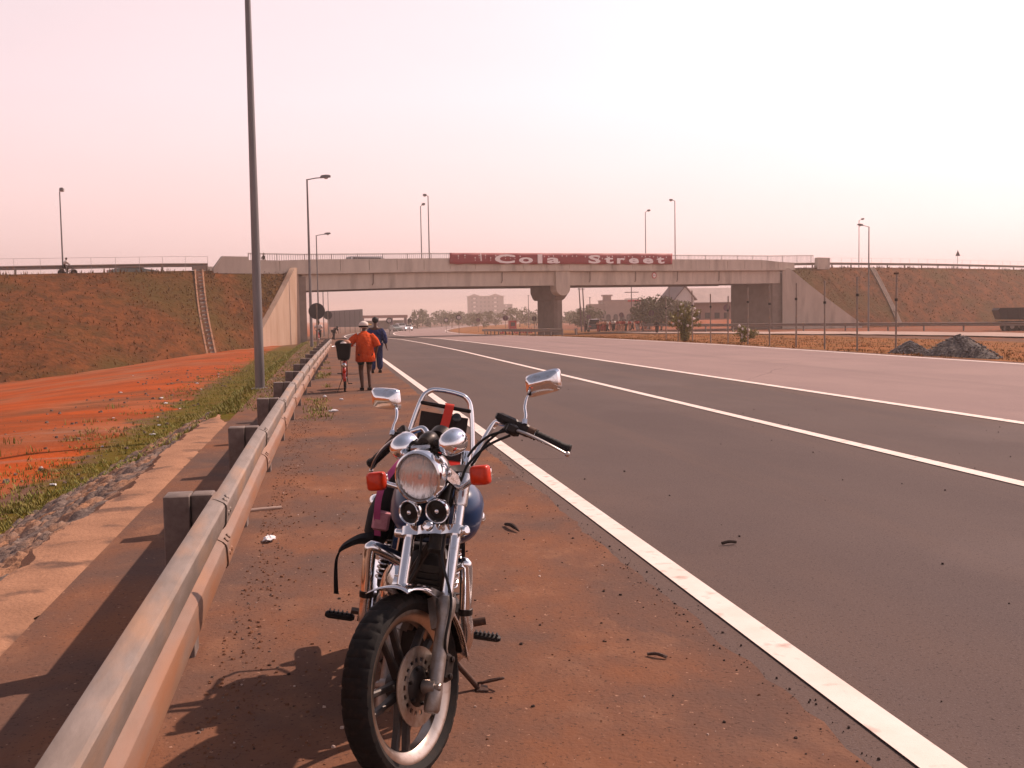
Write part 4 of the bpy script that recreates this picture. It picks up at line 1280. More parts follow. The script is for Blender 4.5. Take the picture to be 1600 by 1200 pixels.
def stick(pts, r, m, label, cat='twig'):
    p0 = Vector(pts[0]); p0.z = ground_z(p0.x, p0.y)
    b = MB(); b.tube(smooth_path([Vector((p[0] - p0.x, p[1] - p0.y, p[2])) for p in pts], 4), r, 6)
    o = b.build(cat, m); o.location = (p0.x, p0.y, p0.z + .008); return tag(o, label, cat)
def gp(px, py):
    v = CAMM @ np.array([(px - 800) / F, (py - 600) / F, 1.0]); k = -H / v[2]; return (v[0] * k, v[1] * k)
a, c = gp(789, 823), gp(811, 834)
stick([(a[0], a[1], .012), ((a[0] + c[0]) / 2, (a[1] + c[1]) / 2, .03), (c[0], c[1], .012)], [.008, .013, .013, .014, .016, .016, .012, .008, .004], M['chip_dark'], 'dark curved twig lying on the shoulder right of the motorcycle tank')
a, c = gp(1012, 1027), gp(1042, 1032)
stick([(a[0], a[1], .008), ((a[0] + c[0]) / 2, (a[1] + c[1]) / 2, .016), (c[0], c[1], .008)], .008, M['chip'], 'pale brown twig lying on the dust near the road edge')
a, c = gp(1128, 853), gp(1150, 851)
stick([(a[0], a[1], .01), ((a[0] + c[0]) / 2, (a[1] + c[1]) / 2, .018), (c[0], c[1], .01)], .011, M['chip_dark'], 'small dark scrap lying on the dark asphalt lane', 'scrap')
a, c = gp(388, 801), gp(440, 796)
stick([(a[0], a[1], .012), ((a[0] + c[0]) / 2, (a[1] + c[1]) / 2, .014), (c[0], c[1], .012)], .012, M['chip_pale'], 'pale stick lying across the foot of the guardrail', 'stick')

# ------------------------------------------------------------------ buildings far beyond the bridge
def box_part(name, c, d, m, parent, bev=0):
    b = MB()
    if bev: b.bbox(c, d, bev)
    else: b.box(c, d)
    return b.build(name, m, parent, smooth=bool(bev))
def flats():
    Y = 820
    p0, p1 = at(727, 500, Y), at(797, 500, Y); zt = at(760, 463, Y).z; gz = ground_z(p0.x, Y) - .5
    W = p1.x - p0.x; c = Vector(((p0.x + p1.x) / 2, Y, gz)); Hh = zt - gz
    root = empty('apartment_block', c, -.15, 'tall pale apartment block with two gabled bays fading into the haze', 'building')
    x = lambda px: (px - 762) / 70 * W
    box_part('wall', ((x(731) + x(787)) / 2, 5, Hh / 2), (x(787) - x(731), 10, Hh), M['aptwall'], root)
    for a, c_ in ((735, 749), (767, 781)):
        bay = box_part('bay', ((x(a) + x(c_)) / 2, -.7, Hh / 2 + .2), (x(c_) - x(a), 1.4, Hh + .4), M['aptwall'], root)
        b = MB(); xa, xc = x(a) - .9, x(c_) + .9; zt_ = Hh + .4
        b.loft([[Vector(p) for p in ((xa, y, zt_), (xc, y, zt_), ((xa + xc) / 2, y, zt_ + 1.6))] for y in (-1.6, 10)])
        b.build('gable_roof', M['roofgrey'], root, smooth=False)
        xm = (x(a) + x(c_)) / 2
        for k in range(6):
            box_part('balcony', (xm, -1.5, 1.2 + (Hh - 1) * (k + .4) / 6), (1.9, .3, 1.2), M['aptbay'], root)
            for dx in (-1.9, 1.9):
                box_part('window', (xm + dx, -1.41, 1.6 + (Hh - 1) * (k + .4) / 6), (1.0, .06, 1.3), M['window'], root)
    for k in range(6):
        for px in (752, 758, 764): box_part('window', (x(px), -.02, 1.6 + (Hh - 1) * (k + .4) / 6), (1.3, .06, 1.4), M['window'], root)
    box_part('roof', ((x(729) + x(789)) / 2, 5, Hh + .15), (x(789) - x(729), 11.5, .3), M['roofgrey'], root)
    wg = box_part('annex', (x(790), 5, Hh * .34), (x(797) - x(776), 9, Hh * .68), M['aptwall'], root)
    for k in range(4): box_part('window', (x(791), .45, 1.6 + (Hh - 1) * (k + .4) / 6), (1.6, .08, 1.2), M['aptbay'], root)
flats()
def cream_building():
    Y = 250; p0, p1 = at(924, 503, Y), at(1001, 503, Y); gz = ground_z(p0.x, Y) - .5
    W = p1.x - p0.x; zt = at(960, 470, Y).z - gz; zl = at(930, 475, Y).z - gz
    root = empty('cream_building', (p0.x, Y, gz), -.1, 'low cream building with a small square tower and arched openings under the bridge', 'building')
    x = lambda px: (px - 924) / 77 * W
    box_part('wall', (W * .62, 4, zt / 2), (W * .76, 8, zt), M['wallcream'], root)
    box_part('side_wing', (x(934), 3.5, zl / 2), (x(946) - x(924), 7, zl), M['wallcream'], root)
    tw = box_part('tower', (x(951), 3, zt / 2 + .6), (x(956) - x(945), 2.4, zt + 1.2), M['wallcream'], root)
    box_part('tower_roof', (x(951), 3, zt + 1.35), (x(958) - x(943), 3.0, .35), M['roofgrey'], root)
    box_part('roof_edge', (W * .62, 4, zt + .1), (W * .78, 8.4, .22), M['roofgrey'], root)
    box_part('red_fascia', (x(990), -.16, zt - .05), (x(1000) - x(979), .2, .45), M['signred'], root)
    for px in (950, 961, 971, 981):
        b = MB(); xc = x(px); r = .55
        q = [(xc - r, 1.6), (xc + r, 1.6)] + [(xc + r * cos(a), 3.0 + r * sin(a)) for a in [pi * k / 6 for k in range(7)]]
        b.loft([[Vector((a, y, z)) for a, z in q] for y in (-.03, -.08)]); b.build('arched_window', M['window'], root)
    for px in (936, 941):
        for z in (1.3, 3.0): box_part('window', (x(px), -.04, z), (.8, .08, .8), M['window'], root)
cream_building()
def pink_house():
    Y = 190; p0, p1 = at(1056, 497, Y), at(1150, 497, Y); gz = ground_z(p0.x, Y) - .6
    W = p1.x - p0.x; gw = W * .30; ze = at(1060, 466, Y).z - gz; zr = at(1076, 448, Y).z - gz
    root = empty('gabled_house', (p0.x, Y, gz), 0, 'wide pinkish building with a white gable and long sheet roof behind the flowering bush', 'building')
    b = MB(); b.loft([[Vector(p) for p in ((0, y, 0), (gw, y, 0), (gw, y, ze), (gw / 2, y, zr), (0, y, ze))] for y in (0, 9)]); b.build('gable_wall', M['whitepaint'], root, smooth=False)
    b = MB()
    b.loft([[Vector(p) for p in ((-.5, y, ze - .45), (gw / 2, y, zr + .05), (gw / 2, y, zr + .3), (-.5, y, ze - .2))] for y in (-.4, 9.4)])
    b.build('roof_slope', M['roofdark'], root, smooth=False)
    b = MB()
    b.loft([[Vector(p) for p in ((gw / 2 + .02, y, zr + .05), (gw + .5, y, ze - .45), (gw + .5, y, ze - .2), (gw / 2 + .02, y, zr + .3))] for y in (-.4, 9.4)])
    b.build('roof_slope', M['roofgrey'], root, smooth=False)
    box_part('long_wall', ((gw + W) / 2 + 2, 5.5, ze * .43), (W - gw + 4, 7, ze * .86), M['wallpink'], root)
    b = MB()
    b.loft([[Vector((gw + .05, y, z)), Vector((W + 4.5, y, z)), Vector((W + 4.5, y, z + .15)), Vector((gw + .05, y, z + .15))] for y, z in ((1.0, ze * .84), (5.5, zr - .3))])
    b.build('roof', M['roofgrey'], root, smooth=False)
    b = MB(); b.lathe((gw * .5, -.02, ze * .62), (0, -1, 0), [(.95, 0), (.95, .05)], 20); b.build('round_window', M['leaf_hazed'], root)
    for i in range(5): box_part('window', (gw + 1.5 + i * 1.9, 1.96, ze * .45), (1.0, .08, 1.1), M['window'], root)
pink_house()
def red_bank():
    # bare red bank under the far side of the bridge
    b = MB(); rows = []
    for i in range(30):
        x = 44 + i * 1.3; r = []
        for k in range(8):
            y = 166 + k * 2.0; r.append((x, y, ground_z(x, y) - .2 + 1.5 * sstep(k, 0, 6) * sstep(x, 44, 52) + .2 * fbm(x, y, .3)))
        rows.append(r)
    b.loft(rows, closed=False, cap=False)
    o = b.build('red_bank', mat('red_bank_soil', (.36, .10, .045), .95, c2=(.25, .10, .055), scale=.5)); tag(o, kind='structure')
red_bank()
def canopy():
    Y = 300; p0, p1 = at(566, 510, Y), at(637, 510, Y); gz = ground_z(p0.x, Y)
    W = p1.x - p0.x; zt = at(600, 492.5, Y).z - gz; zb = at(600, 497, Y).z - gz
    root = empty('canopy', (p0.x, Y, gz), 0, 'long flat brown-edged canopy roof on posts beyond the two walking people', 'canopy')
    box_part('roof', (W / 2, 3, (zt + zb) / 2), (W, 7, zt - zb), M['brownfascia'], root)
    for px in (.03, .35, .66, .97): 
        for yy in (.4, 5.6): box_part('post', (W * px, yy, zb / 2), (.4, .4, zb), M['signpurple'], root)
    box_part('back_wall', (W * .5, 6.2, zb * .4), (W * .9, .2, zb * .8), M['wallcream'], root)
canopy()
def kiosk():
    Y = 200; p0, p1 = at(796, 509, Y), at(807, 509, Y); gz = ground_z(p0.x, Y)
    W = p1.x - p0.x
    root = empty('kiosk', (p0.x, Y, gz), 0, 'small red kiosk in the haze left of the bridge pier', 'kiosk')
    box_part('wall', (W / 2, .8, .95), (W, 1.6, 1.9), M['redplastic'], root)
    box_part('roof', (W / 2, .7, 1.98), (W + .4, 2.2, .14), M['wallcream'], root)
    box_part('hatch', (W / 2, -.03, 1.2), (W * .6, .05, .7), M['window'], root)
kiosk()
PGp = 'utility poles beyond the bridge'
for px, Y, py, lb, cross, lean in ((909, 150, 450, 'left pole of the leaning pair right of the pier', False, -.35), (914, 152, 450, 'right pole of the leaning pair right of the pier', False, -.3), (987, 185, 448, 'utility pole with two crossarms behind the cream building', True, 0), (1046, 180, 447, 'thin utility pole left of the white gable', False, 0), (922, 230, 464, 'short pole beside the cream building tower', False, 0), (826, 260, 461, 'lamp-like pole in the haze left of the pier', False, 0)):
    g = gpt(px, Y); h = at(px, py, Y).z - g.z
    root = empty('utility_pole', g, 0, lb, 'utility pole', PGp)
    b = MB(); b.tube([(0, 0, -.5), (lean, 0, h)], [.13, .08], 8); b.build('pole', M['roofdark'], root)
    if cross:
        for z in (h - 1.0, h - 2.2): box_part('crossarm', (0, -.1, z), (2.6, .12, .14), M['roofdark'], root)
    else:
        box_part('bracket', (lean * .95, -.06, h - .15), (.5, .1, .1), M['roofdark'], root)

# ------------------------------------------------------------------ vehicles
def wheel_part(root, c, r, wd, axis=(0, 1, 0), name='wheel'):
    b = MB(); b.lathe(Vector(c), axis, [(r * .6, -wd / 2), (r * .94, -wd / 2), (r, -wd / 4), (r, wd / 4), (r * .94, wd / 2), (r * .6, wd / 2)], 18)
    o = b.build(name, M['rubber'], root)
    h = MB(); h.lathe(Vector(c), axis, [(r * .3, -wd * .52), (r * .6, -wd * .46), (r * .6, wd * .46), (r * .3, wd * .52)], 14); h.build('rim', M['alloy'], o)
def car(base, rz, paint, label, kind='saloon', L_=4.2, lit=False):
    root = empty('car', base, rz, label, 'car')
    wd = 1.66
    if kind == 'saloon': prof = [(-2.1, .35), (-2.08, .85), (-1.5, .95), (-1.0, 1.38), (.2, 1.42), (.95, .98), (1.95, .82), (2.1, .55), (2.08, .3)]
    else: prof = [(-2.1, .35), (-2.1, 1.0), (-1.98, 1.75), (.9, 1.80), (1.5, 1.15), (2.0, 1.0), (2.1, .6), (2.08, .3)]
    k = L_ / 4.2
    b = MB()
    rs = []
    for y, ins in ((-wd / 2, .0), (wd / 2, .0)):
        rs.append([Vector((x * k, y * (1 - .13 * max(0, z - .9) / .5), z)) for x, z in prof])
    b.loft(rs); b.build('body', paint, root, ang=30)
    zg0, zg1 = .98, (1.34 if kind == 'saloon' else 1.66)
    if kind == 'saloon': sp = [(-1.28, .98), (-.95, zg1), (.15, zg1), (.72, .98)]
    else: sp = [(-1.95, 1.05), (-1.88, zg1), (.75, zg1), (1.2, 1.1)]
    for sg in (-1, 1):
        b = MB()
        b.loft([[Vector((x * k, sg * (wd / 2 * (1 - .13 * max(0, z - .9) / .5) + e), z)) for x, z in sp] for e in (-.02, .012)]); b.build('side_window', M['glass'], root, smooth=False)
    a, c = ((.24, 1.40), (.88, 1.02)) if kind == 'saloon' else ((.95, 1.74), (1.44, 1.22))
    for (p, q, nm, sx) in ((a, c, 'windscreen', 1), (((-1.05, 1.35), (-1.45, .98), 'rear_window', -1) if kind == 'saloon' else ((-2.0, 1.66), (-2.1, 1.1), 'rear_window', -1))):
        b = MB(); n_ = Vector((sx * .6, 0, .5)) * .02
        b.loft([[Vector((p[0] * k, -.62, p[1])) + n_ * t, Vector((p[0] * k, .62, p[1])) + n_ * t, Vector((q[0] * k, .70, q[1])) + n_ * t, Vector((q[0] * k, -.70, q[1])) + n_ * t] for t in (-1, 1)]); b.build(nm, M['glass'], root, smooth=False)
    for x in (-1.3, 1.3):
        for y in (-.74, .74): wheel_part(root, (x * k, y, .31), .31, .2)
    for y in (-.6, .6):
        b = MB(); b.ball((2.06 * k, y, .68), .12, 10, 6, (.5, 1.2, .8)); b.build('headlight', M['headlit'] if lit else M['lampglass'], root)
        b = MB(); b.box((-2.1 * k, y, .78), (.05, .3, .16)); b.build('tail_light', M['redplastic'], root)
    return root
M['headlit'] = mat('lit_headlight', (.9, .85, .8), .2)
_p = M['headlit'].node_tree.nodes['Principled BSDF']; _p.inputs['Emission Color'].default_value = (1, .93, .95, 1); _p.inputs['Emission Strength'].default_value = 6
car(gpt(617, 235), -1.3, M['cargreen'], 'grey-green saloon car parked in the haze beyond the bridge, the left one', 'saloon')
car(gpt(625.5, 245), -1.35, M['carwhite'], 'dusty white car parked behind the grey-green saloon beyond the bridge', 'van')
car(gpt(638, 240), -1.6, M['carwhite'], 'white car with bright headlights coming up the road beyond the bridge', 'saloon', lit=True)
car(gpt(928, 146), 1.35, M['carblack'], 'black van parked by the median right of the bridge pier', 'van', 4.0)
s = s_at(206, 3.5)
car(br(s, 3.5, deck_z(s) - .62), math.atan2(D2.y, D2.x), M['cargreen'], 'grey-green car driving on the left bridge approach behind the guardrail')
s = s_at(578, 4.0)
car(br(s, 4.0, deck_z(s) - .22), math.atan2(D2.y, D2.x), M['carwhite'], 'pale car roof showing over the bridge parapet left of the banner', 'van', 5.2)
def truck():
    base = Vector((63.6, 86.5, 0)); base.z = ground_z(base.x, base.y) - .12
    root = empty('dump_truck', base, -.35, 'dark tipper truck parked beyond the far guardrail at the foot of the right embankment', 'truck')
    b = MB()
    rs = []
    for y in (-1.15, 1.15):
        rs.append([Vector(p) for p in ((-3.4, y, 1.15), (-3.7, y, 2.0), (-3.55, y, 2.2), (1.3, y, 2.2), (1.5, y, 1.05))])
    b.loft(rs)
    for x in (-2.8, -1.9, -1.0, -.1, .8):
        for y in (-1.19, 1.19): b.box((x, y, 1.65), (.12, .1, 1.0))
    b.build('tipper_body', M['tipper'], root, smooth=False)
    b = MB(); b.loft([[Vector(p) for p in ((1.75, y, .75), (3.5, y, .75), (3.5, y, 1.5), (3.25, y, 2.35), (1.75, y, 2.35))] for y in (-1.1, 1.1)]); cab_ = b.build('cab', M['wallcream'], root, smooth=False)
    for y in (-1.12, 1.12): box_part('side_window', (2.55, y, 1.9), (.9, .04, .6), M['glass'], cab_)
    box_part('windscreen', (3.40, 0, 1.88), (.06, 1.9, .65), M['glass'], cab_)
    box_part('chassis', (0, 0, .85), (6.6, .9, .28), M['black'], root)
    for x in (-2.5, -1.3, 2.6):
        for y in (-.95, .95): wheel_part(root, (x, y, .5), .5, .3)
    for y in (-.8, .8): b = MB(); b.ball((3.5, y, .95), .13, 8, 6); b.build('headlight', M['lampglass'], root)
truck()

# ------------------------------------------------------------------ people
def skin_mesh(nodes, edges, root='pelvis', sub=1, smooth=.6, k=1.0):
    names = list(nodes)
    me = bpy.data.meshes.new('sk'); me.from_pydata([nodes[n][0] for n in names], [(names.index(a), names.index(b)) for a, b in edges], [])
    o = bpy.data.objects.new('sk', me); COL.objects.link(o)
    md = o.modifiers.new('s', 'SKIN'); md.branch_smoothing = smooth; md.use_smooth_shade = True
    for i, n in enumerate(names):
        r = nodes[n][1]
        r = tuple(x * k for x in r) if isinstance(r, tuple) else r * k
        me.skin_vertices[0].data[i].radius = (r, r) if not isinstance(r, tuple) else r
        me.skin_vertices[0].data[i].use_root = (n == root)
    if sub: sd = o.modifiers.new('d', 'SUBSURF'); sd.levels = sub; sd.render_levels = sub
    dg = bpy.context.evaluated_depsgraph_get(); dg.update()
    res = bpy.data.meshes.new_from_object(o.evaluated_get(dg))
    bpy.data.objects.remove(o); bpy.data.meshes.remove(me)
    return res
def mesh_obj(name, me, m, parent):
    me.materials.clear(); me.materials.append(m)
    me.polygons.foreach_set('use_smooth', [True] * len(me.polygons))
    o = bpy.data.objects.new(name, me); COL.objects.link(o); o.parent = parent
    return o
def body_nodes(J, fingers=True, k=1.0):
    n = {}; e = []
    def add(nm, p, r, par=None):
        n[nm] = (tuple(p), (r if not isinstance(r, tuple) else (r[0] * k, r[1] * k)) if isinstance(r, tuple) else r * k)
        if par: e.append((par, nm))
    add('pelvis', J['pelvis'], (.125, .10)); add('waist', J['waist'], (.115, .09), 'pelvis'); add('chest', J['chest'], (.145, .10), 'waist')
    add('neck', J['neck'], .052, 'chest')
    hd = Vector(J['head']); nk = Vector(J['neck']); fw = Vector(J.get('face', (0, 1, 0))).normalized()
    add('jaw', nk.lerp(hd, .55) + fw * .012, .068, 'neck'); add('skull', hd, .092, 'jaw'); add('crown', hd + (hd - nk).normalized() * .075, .07, 'skull')
    if fingers:
        add('nose', hd + fw * .118 - Vector((0, 0, .035)), .012, 'skull')
    for s in 'lr':
        sg = -1 if s == 'l' else 1
        add('sho' + s, J['sho' + s], .062, 'chest'); add('elb' + s, J['elb' + s], .043, 'sho' + s); add('wri' + s, J['wri' + s], .029, 'elb' + s)
        w_ = Vector(J['wri' + s]); d = (w_ - Vector(J['elb' + s])).normalized(); d = (d * .5 + Vector(J.get('hdir' + s, d)) * .5).normalized()
        palm = w_ + d * .075
        add('palm' + s, palm, (.036, .020), 'wri' + s)
        if fingers:
            sd = d.cross(Vector((0, 1, 0))); sd = sd.normalized() if sd.length > .1 else Vector((0, 0, 1))
            sd = Vector((0, 1, 0)) if abs(d.y) < .8 else Vector((1, 0, 0))
            sd = (sd - d * sd.dot(d)).normalized(); cu = sd.cross(d) * (1 if s == 'l' else -1)
            for i, (off, ln) in enumerate(((-.027, .068), (-.009, .080), (.009, .076), (.027, .060))):
                a = palm + sd * off + d * .03; add('f%d%sa' % (i, s), a, .010, 'palm' + s)
                add('f%d%sb' % (i, s), a + d * ln * .55 + cu * .008, .0085, 'f%d%sa' % (i, s)); add('f%d%sc' % (i, s), a + d * ln * .95 + cu * .028, .007, 'f%d%sb' % (i, s))
            a = palm + sd * .04 - d * .03; add('th%sa' % s, a, .011, 'palm' + s); add('th%sb' % s, a + sd * .03 + d * .04, .009, 'th%sa' % s)
        add('hip' + s, J['hip' + s], .09, 'pelvis'); add('kne' + s, J['kne' + s], .056, 'hip' + s)
        kn, an = Vector(J['kne' + s]), Vector(J['ank' + s])
        add('cal' + s, kn.lerp(an, .35) + Vector((0, -.02, 0)), .052, 'kne' + s)
        add('ank' + s, J['ank' + s], .036, 'cal' + s)
        add('toe' + s, J['toe' + s], (.036, .026), 'ank' + s)
    return n, e
def sub_graph(n, e, keep, scale, extra=None):
    nn = {k: (n[k][0], tuple(x * sc for x in n[k][1]) if isinstance(n[k][1], tuple) else n[k][1] * sc) for k, sc in keep.items()}
    ee = [(a, b) for a, b in e if a in nn and b in nn]
    return nn, ee
def J_of(**k): return {a: Vector(b) for a, b in k.items()}

CK = 1.42
def orange_person():
    root = empty('person', (.80, 23.75, ground_z(.8, 23.75)), 0.06, 'person in a loose orange shirt, dark shorts and pale cap walking beside a bicycle', 'person')
    J = J_of(pelvis=(0, 0, .84), waist=(0, .03, .98), chest=(0, .07, 1.16), neck=(0, .12, 1.31), head=(.0, .17, 1.43), face=(.75, .75, -.1),
             shol=(-.17, .08, 1.23), elbl=(-.34, .10, 1.05), wril=(-.44, .24, .95), shor=(.17, .08, 1.23), elbr=(.27, .0, 1.0), wrir=(.26, .16, .84),
             hipl=(-.09, .0, .80), knel=(-.095, .07, .45), ankl=(-.085, -.07, .09), toel=(-.085, .06, .035), hipr=(.09, .0, .80), kner=(.085, .05, .44), ankr=(.075, -.13, .10), toer=(.075, -.02, .035))
    n, e = body_nodes(J)
    mesh_obj('body', skin_mesh(n, e), M['skin'], root)
    b = MB(); rows = []
    def ring(c, rx_, ry_, ph, amp):
        q = []
        for k in range(40):
            a = 2 * pi * k / 40
            f = 1 + amp * (noise.noise(Vector((cos(a) * 2.2, sin(a) * 2.2, ph * 1.3))) + .6 * sin(a * 5 + ph * 2))
            q.append(Vector((c[0] + rx_ * f * cos(a), c[1] + ry_ * f * sin(a), c[2] + .012 * amp * 20 * noise.noise(Vector((cos(a), sin(a), 7.0))))))
        return q
    for c, rx_, ry_, am in (((0, .0, .645), .200, .150, .05), ((0, -.005, .66), .222, .165, .05), ((0, .0, .76), .218, .165, .045), ((0, .01, .88), .205, .158, .03), ((0, .025, 1.0), .196, .150, .025), ((0, .05, 1.12), .195, .145, .02), ((0, .07, 1.20), .185, .13, .015), ((0, .095, 1.265), .135, .105, .01), ((0, .115, 1.30), .075, .07, 0), ((0, .12, 1.325), .062, .06, 0)):
        rows.append(ring(c, rx_, ry_, c[2] * 6, am))
    b.loft(rows)
    for sh, eb, ce in ((Vector((-.13, .08, 1.20)), Vector((-.335, .105, 1.035)), Vector((-.24, .09, 1.14))), (Vector((.13, .08, 1.20)), Vector((.275, .0, .985)), Vector((.225, .035, 1.11)))):
        b.tube(smooth_path([sh, ce, eb], 5), [.10, .098, .095, .092, .09, .088, .086, .084, .083, .085, .088], 16)
    b.build('shirt', M['orange_cloth'], root, ang=70)
    sn = {'pelvis': ((0, 0, .80), (.155, .12)), 'hl': ((-.095, .01, .74), .105), 'kl': ((-.10, .04, .56), .10), 'hr': ((.095, .01, .74), .105), 'kr': ((.095, .035, .56), .10)}
    mesh_obj('shorts', skin_mesh(sn, [('pelvis', 'hl'), ('hl', 'kl'), ('pelvis', 'hr'), ('hr', 'kr')], k=.88), M['dark_cloth'], root)
    for x, y, t in ((-.085, -.0, 0), (.075, -.08, 1)):
        b = MB(); b.loft([[Vector((x + i * .045 * w_, y + yy, z * .9 + .012)) for i, z in ((-1, 0), (1, 0), (1, h_), (-1, h_))] for yy, w_, h_ in ((-.11, .7, .06), (-.04, .95, .07), (.06, 1.05, .055), (.15, .6, .03))]); b.build('shoe', M['bagblack'], root)
    hd = J['head']
    b = MB(); b.ball(hd + Vector((0, 0, .035)), .108, 16, 10, (1, 1, .8)); cap = b.build('cap', M['capwhite'], root)
    f = Vector((.75, .65, 0)).normalized(); sd = Vector((-f.y, f.x, 0))
    b = MB(); b.loft([[hd + f * d + sd * w_ * i + Vector((0, 0, .045 - .12 * (d - .08) + t)) for i, t in ((-1, 0), (1, 0), (1, .012), (-1, .012))] for d, w_ in ((.07, .09), (.14, .085), (.20, .05))]); b.build('visor', M['capyellow'], cap)
    b = MB(); b.lathe(hd + Vector((0, 0, -.005)), (0, 0, 1), [(.102, -.015), (.108, -.01), (.108, .02), (.102, .025)], 16); b.build('cap_band', M['black_cloth'], cap)
orange_person()
def blue_person():
    root = empty('person', (1.37, 31.2, ground_z(1.37, 31.2)), 0.05, 'person in navy blue work clothes walking away along the road edge', 'person')
    J = J_of(pelvis=(0, 0, .88), waist=(0, .0, 1.02), chest=(0, .0, 1.22), neck=(0, .01, 1.40), head=(0, .03, 1.53), face=(-.1, 1, -.05),
             shol=(-.185, .0, 1.31), elbl=(-.235, -.05, 1.05), wril=(-.25, .05, .83), shor=(.185, .0, 1.31), elbr=(.25, -.02, 1.06), wrir=(.30, .04, .82),
             hipl=(-.09, .0, .85), knel=(-.10, .02, .47), ankl=(-.11, -.05, .09), toel=(-.12, .08, .035), hipr=(.09, .0, .85), kner=(.10, .06, .47), ankr=(.11, .06, .09), toer=(.13, .19, .035))
    n, e = body_nodes(J)
    mesh_obj('body', skin_mesh(n, e), M['skin'], root)
    sn = {'pelvis': ((0, 0, .94), (.175, .13)), 'hem': ((0, 0, .82), (.18, .135)), 'chest': ((0, .0, 1.21), (.19, .135)), 'top': ((0, .012, 1.385), (.115, .10)),
          'sl': ((-.18, .0, 1.30), .082), 'el': ((-.235, -.05, 1.05), .070), 'wl': ((-.25, .04, .86), .052), 'sr': ((.18, .0, 1.30), .082), 'er': ((.25, -.02, 1.06), .070), 'wr': ((.295, .035, .85), .052)}
    mesh_obj('jacket', skin_mesh(sn, [('pelvis', 'hem'), ('pelvis', 'chest'), ('chest', 'top'), ('chest', 'sl'), ('sl', 'el'), ('el', 'wl'), ('chest', 'sr'), ('sr', 'er'), ('er', 'wr')], k=1.30), M['blue_cloth'], root)
    sn = {'pelvis': ((0, 0, .86), (.15, .12)), 'hl': ((-.095, 0, .80), .105), 'kl': ((-.105, .02, .47), .088), 'al': ((-.115, -.04, .08), .082), 'hr': ((.095, 0, .80), .105), 'kr': ((.105, .05, .47), .088), 'ar': ((.115, .06, .08), .082)}
    mesh_obj('trousers', skin_mesh(sn, [('pelvis', 'hl'), ('hl', 'kl'), ('kl', 'al'), ('pelvis', 'hr'), ('hr', 'kr'), ('kr', 'ar')], k=1.15), M['blue_cloth'], root)
    for x, y in ((-.115, .03), (.12, .13)):
        b = MB(); b.loft([[Vector((x + i * .048 * w_, y + yy, z + .01)) for i, z in ((-1, 0), (1, 0), (.9, h_), (-.9, h_))] for yy, w_, h_ in ((-.14, .7, .07), (-.06, .95, .08), (.05, 1.05, .06), (.13, .6, .035))]); b.build('shoe', M['bagblack'], root)
    b = MB(); b.ball(J['head'] + Vector((0, -.008, .03)), .1, 14, 9, (.97, 1, .92)); b.build('hair', M['hair'], root)
blue_person()

